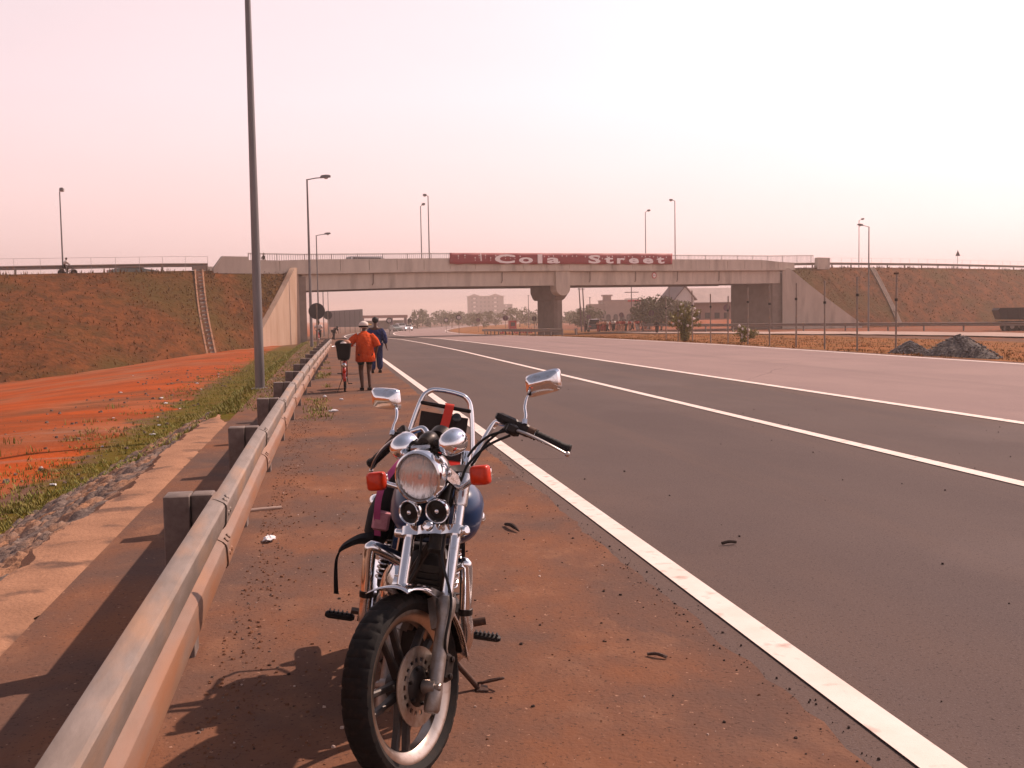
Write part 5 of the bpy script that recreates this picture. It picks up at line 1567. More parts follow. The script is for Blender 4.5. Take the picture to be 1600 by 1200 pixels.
# ------------------------------------------------------------------ bicycles
def bicycle(base, rz, label, group=None, red=True, k=1.0, lean=0.0):
    root = empty('bicycle', base, rz, label, 'bicycle', group)
    root.rotation_euler[0] = 0; root.rotation_euler[1] = lean; root.scale = (k, k, k)
    r = .31
    for y0 in (0, 1.02):
        b = MB()
        b.lathe((0, y0, r), (1, 0, 0), [(r - .028, -.012), (r - .012, -.021), (r, -.008), (r, .008), (r - .012, .021), (r - .028, .012)], 36)
        o = b.build('wheel', M['rubber'], root)
        b = MB(); b.lathe((0, y0, r), (1, 0, 0), [(r - .045, -.01), (r - .026, -.013), (r - .026, .013), (r - .045, .01)], 36)
        b.lathe((0, y0, r), (1, 0, 0), [(.02, -.045), (.028, -.03), (.018, 0), (.028, .03), (.02, .045)], 10)
        for i in range(18):
            a = 2 * pi * i / 18; sd = .03 * (1 if i % 2 else -1)
            b.tube([(sd, y0 + .024 * cos(a), r + .024 * sin(a)), (0, y0 + (r - .04) * cos(a + .15), r + (r - .04) * sin(a + .15))], .0014, 3, False)
        b.build('rim', M['chrome_worn'], o)
    fm = M['redplastic'] if red else M['black']
    b = MB(); bb = Vector((0, .42, .28)); st = Vector((0, .26, .78)); ht = Vector((0, .86, .80)); hb = Vector((0, .90, .66))
    for p, q, rr in ((bb, st, .016), (bb, hb, .018), (st - Vector((0, -.02, .06)), ht, .016), (hb, ht + Vector((0, -.01, .04)), .02)): b.tube([p, q], rr, 8)
    for sx in (-.055, .055):
        b.tube([(sx * .3, bb.y, bb.z), (sx, 0, r)], .009, 6); b.tube([(sx * .3, st.y, st.z - .06), (sx, 0, r)], .008, 6)
    b.build('frame', fm, root)
    b = MB()
    for sx in (-.05, .05): b.tube(smooth_path([(sx * .5, hb.y, hb.z), (sx, hb.y + .03, .5), (sx, 1.02, r)], 4), .011, 6)
    b.build('fork', fm, root)
    b = MB(); b.tube([(0, .85, .82), (0, .83, .94)], .013, 6); b.tube(smooth_path([(-.28, .72, .98), (-.2, .80, .99), (-.05, .84, .94), (.05, .84, .94), (.2, .80, .99), (.28, .72, .98)], 4), .011, 6); b.build('handlebar', M['chrome_worn'], root)
    b = MB(); b.loft([[Vector((x * w_, y, .86 + z)) for x, z in ((-1, 0), (1, 0), (.8, .05), (-.8, .05))] for y, w_ in ((.12, .03), (.16, .10), (.26, .08), (.38, .025))]); b.tube([(0, .25, .74), (0, .235, .87)], .012, 6); b.build('saddle', M['leather'], root)
    for y0, a0, a1, nm in ((0, 20, 190, 'mudguard'), (1.02, 20, 150, 'mudguard')):
        b = MB(); rows = []
        for i in range(15):
            a = R(a0 + (a1 - a0) * i / 14); rr = r + .022
            rows.append([(x, y0 + (rr - abs(x) * .25) * cos(a), r + (rr - abs(x) * .25) * sin(a)) for x in (-.032, -.016, 0, .016, .032)])
        b.loft(rows, closed=False, cap=False); o = b.build(nm, fm, root); sd = o.modifiers.new('t', 'SOLIDIFY'); sd.thickness = .004
    b = MB()
    for sx in (-.07, .07): b.tube([(sx, -.22, .70), (sx, .22, .70)], .007, 6); b.tube([(sx, -.14, .70), (sx * .8, 0, r)], .006, 6)
    for y in (-.2, -.07, .06, .2): b.tube([(-.07, y, .70), (.07, y, .70)], .006, 6)
    b.build('carrier', M['black'], root)
    b = MB(); b.lathe((0, -r - .02, .47), (0, -1, -.1), [(.035, 0), (.035, .012), (.02, .02)], 12); b.build('reflector', M['orange_lens'], root)
    b = MB(); b.lathe((0, -r * .9, .60), (0, -1, -.1), [(.05, 0), (.055, .02), (.03, .05)], 12); b.build('tail_light', M['chrome_worn'], root)
    b = MB(); b.lathe((.05, .42, .28), (1, 0, 0), [(.09, 0), (.09, .006)], 18); b.tube([(.06, .42, .28), (.075, .30, .17)], .008, 6); b.tube([(-.06, .42, .28), (-.075, .54, .39)], .008, 6); b.build('crankset', M['black'], root)
    for sx, y, z in ((.12, .30, .17), (-.12, .54, .39)): box_part('pedal', (sx, y, z), (.09, .07, .02), M['black'], root)
    b = MB(); b.tube([(-.05, .05, .3), (-.16, -.05, .012)], .008, 6); b.build('kickstand', M['black'], root)
    return root
bicycle((.33, 23.42, ground_z(.33, 23.4)), -.03, 'small red bicycle pushed along the shoulder with a black basket on its carrier', k=1.0)
b = MB()
rows = []
for z, w_, d_ in ((.0, .115, .15), (.06, .138, .17), (.32, .165, .20), (.335, .178, .21), (.355, .178, .21), (.355, .152, .185), (.06, .125, .155)):
    rows.append([Vector((x * w_, y * d_, z)) for x, y in ((-1, -.8), (-.8, -1), (.8, -1), (1, -.8), (1, .8), (.8, 1), (-.8, 1), (-1, .8))])
b.loft(rows); 
root = empty('basket', (.325, 23.42, ground_z(.33, 23.4) + .715), -.03, 'black basket full of wrapped goods strapped on the carrier of the red bicycle', 'basket')
b.build('shell', M['bagblack'], root)
b = MB(); b.ball((-.06, .02, .34), .13, 12, 8, (1, 1, .7)); b.build('bundle', M['black_cloth'], root)
b = MB(); b.ball((.08, -.04, .37), .075, 10, 7, (1, 1, .8)); b.build('parcel', M['peach_cloth'], root)
b = MB(); b.ball((.0, -.12, .36), .05, 9, 6, (1.4, 1, .7)); b.build('parcel', M['white_cloth'], root)

def rider(base, rz, label, top, k=1.0, group=None):
    root = empty('person', base, rz, label, 'person', group)
    J = J_of(pelvis=(0, .24, .92), waist=(0, .27, 1.06), chest=(0, .34, 1.24), neck=(0, .40, 1.40), head=(0, .44, 1.52), face=(0, 1, 0),
             shol=(-.17, .36, 1.33), elbl=(-.26, .52, 1.14), wril=(-.25, .70, 1.01), shor=(.17, .36, 1.33), elbr=(.26, .52, 1.14), wrir=(.25, .70, 1.01),
             hipl=(-.09, .25, .88), knel=(-.11, .58, .70), ankl=(-.11, .50, .43), toel=(-.12, .60, .40), hipr=(.09, .25, .88), kner=(.11, .50, .50), ankr=(.11, .28, .22), toer=(.12, .38, .19))
    n, e = body_nodes(J, False)
    mesh_obj('body', skin_mesh(n, e), M['skin'], root)
    sn = {'pelvis': ((0, .25, .96), (.16, .12)), 'chest': ((0, .34, 1.24), (.175, .125)), 'top': ((0, .39, 1.37), (.08, .07)), 'sl': ((-.17, .36, 1.32), .078), 'el': ((-.25, .50, 1.16), .062), 'sr': ((.17, .36, 1.32), .078), 'er': ((.25, .50, 1.16), .062)}
    mesh_obj('shirt', skin_mesh(sn, [('pelvis', 'chest'), ('chest', 'top'), ('chest', 'sl'), ('sl', 'el'), ('chest', 'sr'), ('sr', 'er'  )], k=CK), top, root)
    sn = {'pelvis': ((0, .24, .90), (.14, .11)), 'hl': ((-.09, .27, .88), .1), 'kl': ((-.11, .57, .70), .075), 'al': ((-.11, .51, .46), .06), 'hr': ((.09, .27, .88), .1), 'kr': ((.11, .49, .51), .075), 'ar': ((.11, .30, .25), .06)}
    mesh_obj('trousers', skin_mesh(sn, [('pelvis', 'hl'), ('hl', 'kl'), ('kl', 'al'), ('pelvis', 'hr'), ('hr', 'kr'), ('kr', 'ar')], k=1.15), M['black_cloth'], root)
    b = MB(); b.ball(J['head'] + Vector((0, -.01, .03)), .1, 12, 8); b.build('hair', M['hair'], root)
    return root
rz = math.atan2(D2.y, D2.x) - pi / 2
s = s_at(101, .45); p = br(s - .3, .42, deck_z(s) - .30)
bicycle(p, rz, 'bicycle ridden along the crest of the left embankment in front of the lamp post', None, False)
rider(p, rz, 'person in a pale shirt cycling along the crest of the left embankment', M['white_cloth'])
g = gpt(497.5, 78)
bicycle(g, pi, 'red bicycle by the foot of the left abutment under the round sign')
rider(g, pi, 'person in a white shirt on the red bicycle by the left abutment', M['white_cloth'])

# person walking on the bridge, person bending at the end of the guardrail, crowd
def stander(name_label, base, rz, top, legs, group=None, pose='walk', hatm=None):
    root = empty('person', base, rz, name_label, 'person', group)
    J = J_of(pelvis=(0, 0, .88), waist=(0, .01, 1.02), chest=(0, .02, 1.22), neck=(0, .03, 1.39), head=(0, .05, 1.52), face=(0, 1, 0),
             shol=(-.18, .01, 1.30), elbl=(-.23, -.08, 1.06), wril=(-.22, .02, .84), shor=(.18, .01, 1.30), elbr=(.23, .03, 1.05), wrir=(.22, .18, .88),
             hipl=(-.09, 0, .85), knel=(-.09, .10, .47), ankl=(-.09, .12, .09), toel=(-.09, .25, .035), hipr=(.09, 0, .85), kner=(.09, .0, .46), ankr=(.09, -.20, .12), toer=(.09, -.09, .04))
    if pose == 'bend':
        J.update(J_of(chest=(0, .22, 1.10), neck=(0, .36, 1.14), head=(0, .46, 1.16), shol=(-.17, .30, 1.10), elbl=(-.2, .36, .85), wril=(-.17, .45, .66), shor=(.17, .30, 1.10), elbr=(.2, .36, .85), wrir=(.17, .45, .66), waist=(0, .09, 1.0), face=(0, .6, -.8)))
    n, e = body_nodes(J, False)
    mesh_obj('body', skin_mesh(n, e, sub=0 if group else 1), M['skin'], root)
    V = lambda k: tuple(J[k])
    sn = {'pelvis': (tuple(J['pelvis'].lerp(J['waist'], .4)), (.165, .125)), 'chest': (V('chest'), (.18, .13)), 'top': (tuple(J['neck'] - Vector((0, 0, .03))), (.08, .07)), 'sl': (V('shol'), .08), 'el': (V('elbl'), .066), 'sr': (V('shor'), .08), 'er': (V('elbr'), .066)}
    mesh_obj('shirt', skin_mesh(sn, [('pelvis', 'chest'), ('chest', 'top'), ('chest', 'sl'), ('sl', 'el'), ('chest', 'sr'), ('sr', 'er')], sub=0 if group else 1, k=CK), top, root)
    sn = {'pelvis': (V('pelvis'), (.145, .115)), 'hl': (V('hipl'), .105), 'kl': (V('knel'), .085), 'al': (V('ankl'), .075), 'hr': (V('hipr'), .105), 'kr': (V('kner'), .085), 'ar': (V('ankr'), .075)}
    mesh_obj('trousers', skin_mesh(sn, [('pelvis', 'hl'), ('hl', 'kl'), ('kl', 'al'), ('pelvis', 'hr'), ('hr', 'kr'), ('kr', 'ar')], sub=0 if group else 1, k=1.15), legs, root)
    b = MB(); b.ball(J['head'] + Vector((0, -.01, .035)), .098, 10, 7); b.build('hair', hatm or M['hair'], root)
    return root
s = s_at(412, .55)
stander('person in dark clothes walking along the bridge parapet above the left wing wall', br(s, .6, deck_z(s) + .12), rz - pi / 2 + pi / 2, M['black_cloth'], M['white_cloth'])
s = s_at(757, .6)
stander('person behind the bridge banner with only the head showing above it', br(s, .6, deck_z(s) + .10), rz, M['black_cloth'], M['black_cloth'])
g = gpt(520.5, 97)
stander('person in dark clothes bending over at the far end of the guardrail', g, -.9, M['black_cloth'], M['black_cloth'], None, 'bend')
g = gpt(1026, 118)
stander('person in dark clothes standing alone right of the crowd under the bridge', g, 2.6, M['black_cloth'], M['black_cloth'])
g = gpt(916, 142)
stander('person in black standing at the left side of the black van', g, 1.0, M['black_cloth'], M['black_cloth'])
CG = 'crowd of people on the verge under the bridge'
kinds = [('red_cloth', 'white_cloth', 'person in a red shirt and white trousers in the crowd under the bridge'), ('peach_cloth', 'red_cloth', 'person in a peach shirt and red trousers in the crowd under the bridge'),
         ('white_cloth', 'black_cloth', 'person in a white shirt and dark trousers in the crowd under the bridge'), ('red_cloth', 'peach_cloth', 'person in a red shirt and peach trousers in the crowd under the bridge')]
protos = []
rr = random.Random(77)
for i in range(38):
    px = rr.uniform(934, 1014); Y = rr.uniform(140, 172)
    g = gpt(px, Y); k = i % 4
    if i < 4:
        o = stander(kinds[k][2], g, rr.uniform(0, 6.28), M[kinds[k][0]], M[kinds[k][1]], CG); protos.append(o)
    else:
        o = copy_tree(protos[k]); o.location = g; o.rotation_euler = (0, 0, rr.uniform(0, 6.28))
    f = rr.uniform(.92, 1.06); o.scale = (f, f, f)
# red and white traffic cones behind the median rail
cp = None
for i in range(12):
    g = gpt(782 + i * 4.4 + rr.uniform(-1, 1), 150 + rr.uniform(-3, 5))
    if cp is None:
        cp = empty('traffic_cone', g, 0, 'red and white traffic cone behind the median guardrail left of the pier', 'traffic cone', 'traffic cones behind the median guardrail')
        b = MB(); b.lathe((0, 0, .03), (0, 0, 1), [(.17, 0), (.12, .28), (.08, .50), (.04, .72), (.025, .75)], 12); b.build('cone', M['redplastic'], cp)
        b = MB(); b.lathe((0, 0, .03), (0, 0, 1), [(.124, .28), (.084, .50)], 12, cap=False); b.lathe((0, 0, .03), (0, 0, 1), [(.126, .28), (.086, .50)], 12, cap=False); b.build('band', M['whitepaint'], cp)
        box_part('foot', (0, 0, .02), (.42, .42, .04), M['black'], cp)
    else:
        o = copy_tree(cp); o.location = g

# ------------------------------------------------------------------ motorcycle
def motorcycle():
    PSI, LAM, DEL = -.0761, .1915, .6189
    RK, WB, RW, EO = R(27), 1.29, .3186, .045
    root = bpy.data.objects.new('motorcycle', None); COL.objects.link(root)
    tag(root, 'parked dark blue motorcycle with chrome headlight and rear rack, leaning on its side stand', 'motorcycle')
    fw = Vector((sin(PSI), -cos(PSI), 0)); lf = Vector((cos(PSI), sin(PSI), 0)); up = Vector((0, 0, 1))
    ey = lf * cos(LAM) - up * sin(LAM); ez = lf * sin(LAM) + up * cos(LAM)
    m4 = Matrix.Identity(4)
    for i in range(3): m4[i][0] = fw[i]; m4[i][1] = ey[i]; m4[i][2] = ez[i]
    m4[0][3] = .305; m4[1][3] = 4.908; m4[2][3] = .004
    root.matrix_world = m4
    n0 = Vector((cos(RK), 0, sin(RK))); u0 = Vector((-sin(RK), 0, cos(RK))); A0 = Vector((WB, 0, RW)) - n0 * EO
    nA = n0 * cos(DEL) - Vector((0, 1, 0)) * sin(DEL); nB = n0 * sin(DEL) + Vector((0, 1, 0)) * cos(DEL); nC = u0
    def S(a, b, c): return A0 + nA * a + nB * b + nC * c
    hA = (nA * cos(RK) - nC * sin(RK)).normalized()          # level, straight ahead of the steering
    hU = (nA * sin(RK) + nC * cos(RK)).normalized()
    def put(b, name, m, parent=None, ang=38): return b.build(name, m, parent or root, ang=ang)
    V = Vector
    # ---------------- wheels
    def wheel(c, ax, e1, r, wd, rr, front):
        # tyre
        b = MB(); n = 240
        prof = [(rr - .004, -.30), (rr + .012, -.40), (rr + (r - rr) * .45, -.50), (r - .018, -.46), (r - .006, -.34), (r - .001, -.16), (r, 0), (r - .001, .16), (r - .006, .34), (r - .018, .46), (rr + (r - rr) * .45, .50), (rr + .012, .40), (rr - .004, .30)]
        e2 = ax.cross(e1)
        rows = []
        for i in range(n):
            a = 2 * pi * i / n; q = []
            for k, (pr, t) in enumerate(prof):
                d = 0
                if k in (4, 8): d = .004 if i % 8 == 0 else 0
                if k in (3, 9): d = .006 if i % 8 in (0,) else 0
                if k in (5, 7): d = .006 if i % 8 == 4 else 0
                if k == 6: d = .005
                q.append(c + (e1 * cos(a) + e2 * sin(a)) * (pr - d) + ax * (wd * t))
            rows.append(q)
        rows.append(rows[0])
        b.loft(rows, closed=False, cap=False); tyre = b
        # rim and spokes
        b = MB()
        b.lathe(c, ax, [(rr - .012, -wd * .34), (rr + .006, -wd * .36), (rr + .006, -wd * .32), (rr - .022, -wd * .18), (rr - .022, wd * .18), (rr + .006, wd * .32), (rr + .006, wd * .36), (rr - .012, wd * .34), (rr - .034, wd * .16), (rr - .034, -wd * .16), (rr - .012, -wd * .34)], 72, e1, cap=False)
        rim = put(b, 'wheel', M['rimedge'])
        put(tyre, 'tyre', M['rubber'], rim, 30)
        b = MB()
        b.lathe(c, ax, [(.02, -.055), (.045, -.05), (.05, -.02), (.05, .02), (.045, .05), (.02, .055)], 24, e1)
        for k in range(5):
            a = 2 * pi * k / 5 + .5
            d = e1 * cos(a) + e2 * sin(a); t = ax.cross(d)
            for sg in (-1, 1):
                p0 = c + d * .035 + t * (.018 * sg); p1 = c + d * (rr - .03) + t * (.036 * sg)
                x = (p1 - p0).normalized(); sx = ax; sy = x.cross(ax)
                rs = []
                for p, w_, h_ in ((p0, .014, .022), (p0.lerp(p1, .5), .0095, .015), (p1, .012, .014)):
                    rs.append([p + sy * (w_ * i) + sx * (h_ * j) for i, j in ((-1, -.7), (-.5, -1), (.5, -1), (1, -.7), (1, .7), (.5, 1), (-.5, 1), (-1, .7))])
                b.loft(rs)
        put(b, 'spokes', M['alloy_dark'], rim)
        if front:
            b = MB(); s0 = .056; n = 72
            # disc with ventilation holes: two rings joined by webs
            b.lathe(c, ax, [(.098, s0), (.136, s0), (.136, s0 + .005), (.098, s0 + .005), (.098, s0)], 72, e1, cap=False)
            b.lathe(c, ax, [(.070, s0), (.082, s0), (.082, s0 + .005), (.070, s0 + .005), (.070, s0)], 72, e1, cap=False)
            for k in range(18):
                a = 2 * pi * k / 18; b.lathe(c, ax, [(.0815, s0 + .0002), (.0985, s0 + .0002), (.0985, s0 + .0048), (.0815, s0 + .0048), (.0815, s0 + .0002)], 3, e1, False, a, a + .155)
            put(b, 'brake_disc', M['disc'], rim)
            b = MB(); b.lathe(c, ax, [(.03, s0 - .01), (.072, s0 - .004), (.071, s0 + .003), (.05, s0 + .012), (.03, s0 + .016)], 30, e1)
            for k in range(6):
                a = 2 * pi * k / 6; b.lathe(c + (e1 * cos(a) + e2 * sin(a)) * .06, ax, [(.007, s0), (.007, s0 + .016), (.004, s0 + .018)], 6)
            put(b, 'disc_carrier', M['black'], rim)
        return rim
    wheel(S(EO, -.018, 0), nB, nA, RW, .112, .255, True)
    wheel(V((0, 0, .31)), V((0, 1, 0)), V((1, 0, 0)), .31, .125, .225, False)
    # ---------------- fork
    fb = .0994
    for sg in (1, -1):
        b = MB()
        prof = [(.022, -.085), (.028, -.075), (.029, -.02), (.0265, .02), (.026, .18), (.027, .235), (.034, .255), (.035, .30), (.031, .315), (.023, .318)]
        b.lathe(S(.03, sg * fb, 0), nC, prof, 24)
        b.lathe(S(EO - .002, sg * (fb - .035), .0), nB * sg, [(.025, 0), (.026, .03), (.022, .048)], 16)
        b.lathe(S(EO, sg * (fb + .012), .0), nB * sg, [(.013, 0), (.013, .018), (.009, .022)], 6)
        b.beam(S(.03, sg * (fb - .02), .20), S(.03, sg * (fb - .055), .31), .03, .045, nA)
        b.lathe(S(.03, sg * (fb - .048), .30), nC, [(.007, 0), (.007, .02)], 8)
        leg = put(b, 'fork_leg', M['alloy'])
        b = MB(); b.lathe(S(.03, sg * fb, 0), nC, [(.0205, .31), (.0205, .87), (.016, .875)], 24)
        put(b, 'fork_tube', M['chrome'], leg)
    # lower clamp: chrome plate with lobes and pinch bolts
    def clamp(c, th, lobe, mid, a_mid, name, m):
        b = MB(); ring = []
        for k in range(48):
            t = 2 * pi * k / 48; x = cos(t); y = sin(t)
            bb = x * (fb + lobe)
            w_ = mid + (lobe - mid) * max(0, min(1, (abs(bb) - fb * .45) / (fb * .45)))
            if abs(bb) > fb: w_ = lobe * math.sqrt(max(0, 1 - ((abs(bb) - fb) / lobe) ** 2))
            ring.append((.03 + (w_ if y >= 0 else -w_) * (1 if abs(y) > 1e-6 else 0) + (a_mid if abs(bb) < fb * .5 else 0), bb))
        b.loft([[S(a, bb, c + z) for a, bb in ring] for z in (-th / 2, th / 2)])
        return put(b, name, m)
    clamp(.563, .034, .034, .024, .012, 'lower_clamp', M['chrome'])
    clamp(.80, .026, .032, .026, .0, 'upper_clamp', M['alloy'])
    b = MB()
    for sg in (-1, 1):
        b.lathe(S(.035, sg * (fb + .028), .560), (nB * sg + nA * .5), [(.018, 0), (.018, .026), (.012, .032)], 12); put(b, 'pinch_bolt', M['chrome']); b = MB()
    b.lathe(S(.07, -.0, .575), nA, [(.02, 0), (.018, .01), (.008, .014)], 14)
    put(b, 'clamp_badge', M['chrome'])
    b = MB(); b.tube([S(-.01, 0, .50), S(-.01, 0, .82)], .032, 14); put(b, 'headstock', M['black'])
    # ---------------- front mudguard
    b = MB(); rows = []; n = 26
    for i in range(n + 1):
        flare = sstep(.16 - i / n, 0, .16) * .010
        half = .080 + .006 * sstep(.25 - i / n, 0, .25)
        q = []
        for k in range(11):
            t = -1 + 2 * k / 10
            st_ = 54 - 4 * abs(t) ** 2
            a = R(st_ + (152 - st_) * i / n)     # angle in the wheel plane, 0 = forward
            rr = RW + .034 + flare - .040 * abs(t) ** 3 * sstep(i / n, .05, .45) - .012 * abs(t) ** 2.5
            q.append(S(EO, 0, 0) + (nA * cos(a) + nC * sin(a)) * rr + nB * (half * t))
        rows.append(q)
    b.loft(rows, closed=False, cap=False); mg = put(b, 'front_mudguard', M['chrome'], ang=60)
    sd = mg.modifiers.new('t', 'SOLIDIFY'); sd.thickness = .004
    for sg in (-1, 1):
        b = MB()
        b.loft([[S(EO, sg * (.070 + e), 0) + (nA * cos(a) + nC * sin(a)) * r_ for a, r_ in ((R(80), RW + .020), (R(100), RW + .022), (R(112), RW + .015), (R(112), RW - .09), (R(100), RW - .11), (R(90), RW - .06))] for e in (0, .006)])
        put(b, 'mudguard_stay', M['alloy'], mg)
    # ---------------- headlight
    hl = S(.182, 0, .7248); hx = (hA - hU * .05).normalized()
    b = MB(); b.lathe(hl, hx, [(.012, -.155), (.05, -.145), (.078, -.11), (.090, -.06), (.093, -.028), (.091, -.024), (.0905, -.02)], 40); shell = put(b, 'headlight', M['chrome'])
    b = MB(); b.lathe(hl, hx, [(.091, -.03), (.0995, -.026), (.1005, -.004), (.097, .010), (.090, .014), (.086, .008), (.086, -.004)], 48, cap=False); put(b, 'bezel', M['chrome'], shell)
    b = MB(); b.lathe(hl, hx, [(.086, .004), (.074, .016), (.05, .026), (.024, .031), (.001, .032)], 48, cap=False); put(b, 'lens', M['lens'], shell, 80)
    b = MB(); b.lathe(hl, hx, [(.085, .0), (.075, -.02), (.055, -.042), (.03, -.056), (.012, -.06)], 40, cap=False); b.ball(hl - hx * .03, .014, 10, 8); put(b, 'reflector', M['reflector'], shell, 80)
    for sg in (-1, 1):
        b = MB()
        b.beam(S(.06, sg * .101, .735), hl - hx * .045 + nB * (sg * .095), .012, .05, nC)
        b.lathe(S(.03, sg * fb, 0), nC, [(.026, .66), (.028, .67), (.028, .79), (.026, .80)], 18)
        b.lathe(hl - hx * .05 + nB * (sg * .092), nB * sg, [(.014, 0), (.014, .012), (.008, .016)], 8)
        put(b, 'headlight_bracket', M['chrome_worn'])
    # ---------------- twin horns
    for sg in (-1, 1):
        c = S(.112, sg * .0585, .6165); hx2 = (hA - hU * .1 + nB * (.10 * sg)).normalized()
        b = MB(); b.lathe(c, hx2, [(.02, -.05), (.035, -.035), (.042, -.02), (.0455, .0), (.046, .010), (.043, .016), (.039, .012), (.038, .006)], 32, cap=False); h_ = put(b, 'horn', M['chrome'])
        b = MB(); b.lathe(c, hx2, [(.0385, .004), (.030, -.002), (.016, .002), (.001, .002)], 28, cap=False); put(b, 'horn_grille', M['black'], h_)
        b = MB(); b.ball(c + hx2 * .008, .0095, 10, 8); put(b, 'horn_cap', M['chrome'], h_)
    # ---------------- turn signals
    def signal(c, fwd, side, upv, stem_from, chrome_back=False, name='turn_signal'):
        b = MB(); hs = .036
        rs = []
        for t, k in ((-.024, .80), (-.012, 1.0), (.006, 1.0), (.020, .93), (.026, .70)):
            q = []
            for j in range(24):
                a = 2 * pi * j / 24; x = cos(a); y = sin(a)
                sx = math.copysign(abs(x) ** .38, x); sy = math.copysign(abs(y) ** .38, y)
                q.append(c + fwd * t + side * (hs * k * sx * 1.02) + upv * (hs * k * sy))
            rs.append(q)
        b.loft(rs); o = put(b, name, M['orange_lens'], None, 50)
        b = MB(); b.tube([stem_from, stem_from.lerp(c, .6) - fwd * .004, c - fwd * .008], [.011, .010, .012], 12)
        b.loft([[p - fwd * .010 for p in rs[0]], [p - fwd * .001 for p in rs[0]]])
        put(b, 'stem', M['chrome'], o)
    for sg in (-1, 1): signal(S(.123, sg * .2246, .7413), hA, nB, hU, S(.05, sg * .105, .722))
    for sg in (-1, 1):
        c = V((-.079, sg * .245, .695))
        b = MB(); b.lathe(c, (-1, 0, 0), [(.012, -.045), (.028, -.035), (.035, -.015), (.037, .01)], 18); o = put(b, 'turn_signal', M['chrome'])
        b = MB(); b.lathe(c, (-1, 0, 0), [(.036, .01), (.03, .022), (.01, .028)], 18); put(b, 'lens', M['orange_lens'], o)
        b = MB(); b.tube([V((-.079, sg * .10, .70)), c], .011, 8); put(b, 'stem', M['chrome'], o)
    # ---------------- handlebar
    def side(sg):
        return smooth_path([S(-.04, 0, .835), S(-.045, sg * .05, .838), S(-.05, sg * .079, .863), S(-.05, sg * .125, .965), S(-.048, sg * .162, 1.022), S(-.04, sg * .20, 1.016), S(-.045, sg * .262, .996), S(-.07, sg * .325, .973), S(-.120, sg * .43, .931)], 6)
    b = MB(); b.tube(list(reversed(side(-1))) + side(1)[1:], .0125, 14); bar = put(b, 'handlebar', M['chrome'])
    for sg in (-1, 1):
        b = MB(); d = (S(-.130, sg * .452, .922) - S(-.072, sg * .328, .972)); ln = d.length; d.normalize()
        b.lathe(S(-.072, sg * .328, .972), d, [(.015, 0), (.0225, .001), (.0225, .006), (.0175, .008)] + [(.0175 + (.0012 if k % 2 else -.0006), .012 + k * .008) for k in range(13)] + [(.0185, ln - .012), (.0225, ln - .010), (.0225, ln), (.012, ln + .003)], 20)
        put(b, 'grip', M['rubber_soft'], bar)
        # switch pod
        b = MB(); rot = Matrix((nA, d, nA.cross(d))).transposed()
        b.bbox(S(-.052, sg * .288, .988), (.046, .062, .050), .010, rot)
        b.bbox(S(-.018, sg * .25, .978), (.034, .05, .045), .010, rot)
        if sg > 0: b.bbox(S(-.026, .232, 1.016), (.046, .098, .040), .010, rot); b.bbox(S(.0, .27, .965), (.05, .04, .045), .01, rot)
        else: b.bbox(S(-.035, -.25, 1.004), (.05, .055, .06), .010, rot)
        put(b, 'switch_pod', M['black'], bar)
        b = MB()
        p = [S(-.005, sg * .262, .970), S(.0, sg * .305, .956), S(-.006, sg * .36, .932), S(-.03, sg * .42, .905), S(-.066, sg * .474, .880)]
        if sg < 0: p = [v - nA * .035 * (i / 4) - nB * (-.05) * (i / 4) for i, v in enumerate(p)]
        q = smooth_path(p, 5); b.tube(q, [.0095 - .003 * k / len(q) for k in range(len(q))], 10, flat=.65); b.ball(q[-1], .0105, 10, 8)
        put(b, 'lever', M['lever'], bar)
        b = MB(); b.lathe(S(-.067, sg * .320, .976), d, [(.016, -.022), (.0225, -.02), (.0225, .006), (.016, .008)], 18); put(b, 'throttle_collar' if sg < 0 else 'clutch_collar', M['rusty'], bar)
    # mirrors
    for sg in (-1, 1):
        c = S(-.03, sg * .360, 1.168)
        b = MB(); q = smooth_path([S(-.03, sg * .300, 1.0), S(-.03, sg * .300, 1.035), S(-.03, sg * .292, 1.075), S(-.03, sg * .303, 1.12), c + nB * (sg * -.02) - nC * .03], 5)
        b.tube(q, .0062, 10); b.lathe(S(-.03, sg * .300, 1.0), nC, [(.011, 0), (.011, .018), (.008, .022)], 6)
        mo = put(b, 'mirror', M['chrome'])
        mf = (hA * 1.0 + nB * (.18 * sg)).normalized(); ms = hU.cross(mf).normalized() * 1.0; mu = mf.cross(ms)
        if ms.dot(nB) < 0: ms = -ms
        b = MB(); rs = []
        # rear rim is a rounded oblong, the back is a faceted shell with a slanting crease
        def oblong(w_, h_, dz, ds, t, pw=.32):
            q = []
            for j in range(28):
                a = 2 * pi * j / 28; x = cos(a); y = sin(a)
                sx = math.copysign(abs(x) ** pw, x); sy = math.copysign(abs(y) ** pw, y)
                q.append(c + ms * (sg * ds + w_ * sx) + mu * (dz + h_ * sy + .010 * sg * sx * w_ / .07) + mf * t)
            return q
        rs = [oblong(.066, .040, 0, 0, -.016), oblong(.0705, .0445, 0, 0, -.012), oblong(.0705, .0445, 0, 0, .004), oblong(.064, .038, .0, -.001, .018), oblong(.044, .014, .003, -.006, .036, .6), oblong(.030, .003, .004, -.008, .040, .9)]
        b.loft(rs); put(b, 'mirror_shell', M['chrome'], mo, 24)
        b = MB(); b.loft([oblong(.064, .038, 0, 0, -.0165), oblong(.064, .038, 0, 0, -.019)]); put(b, 'mirror_glass', M['glass'], mo)
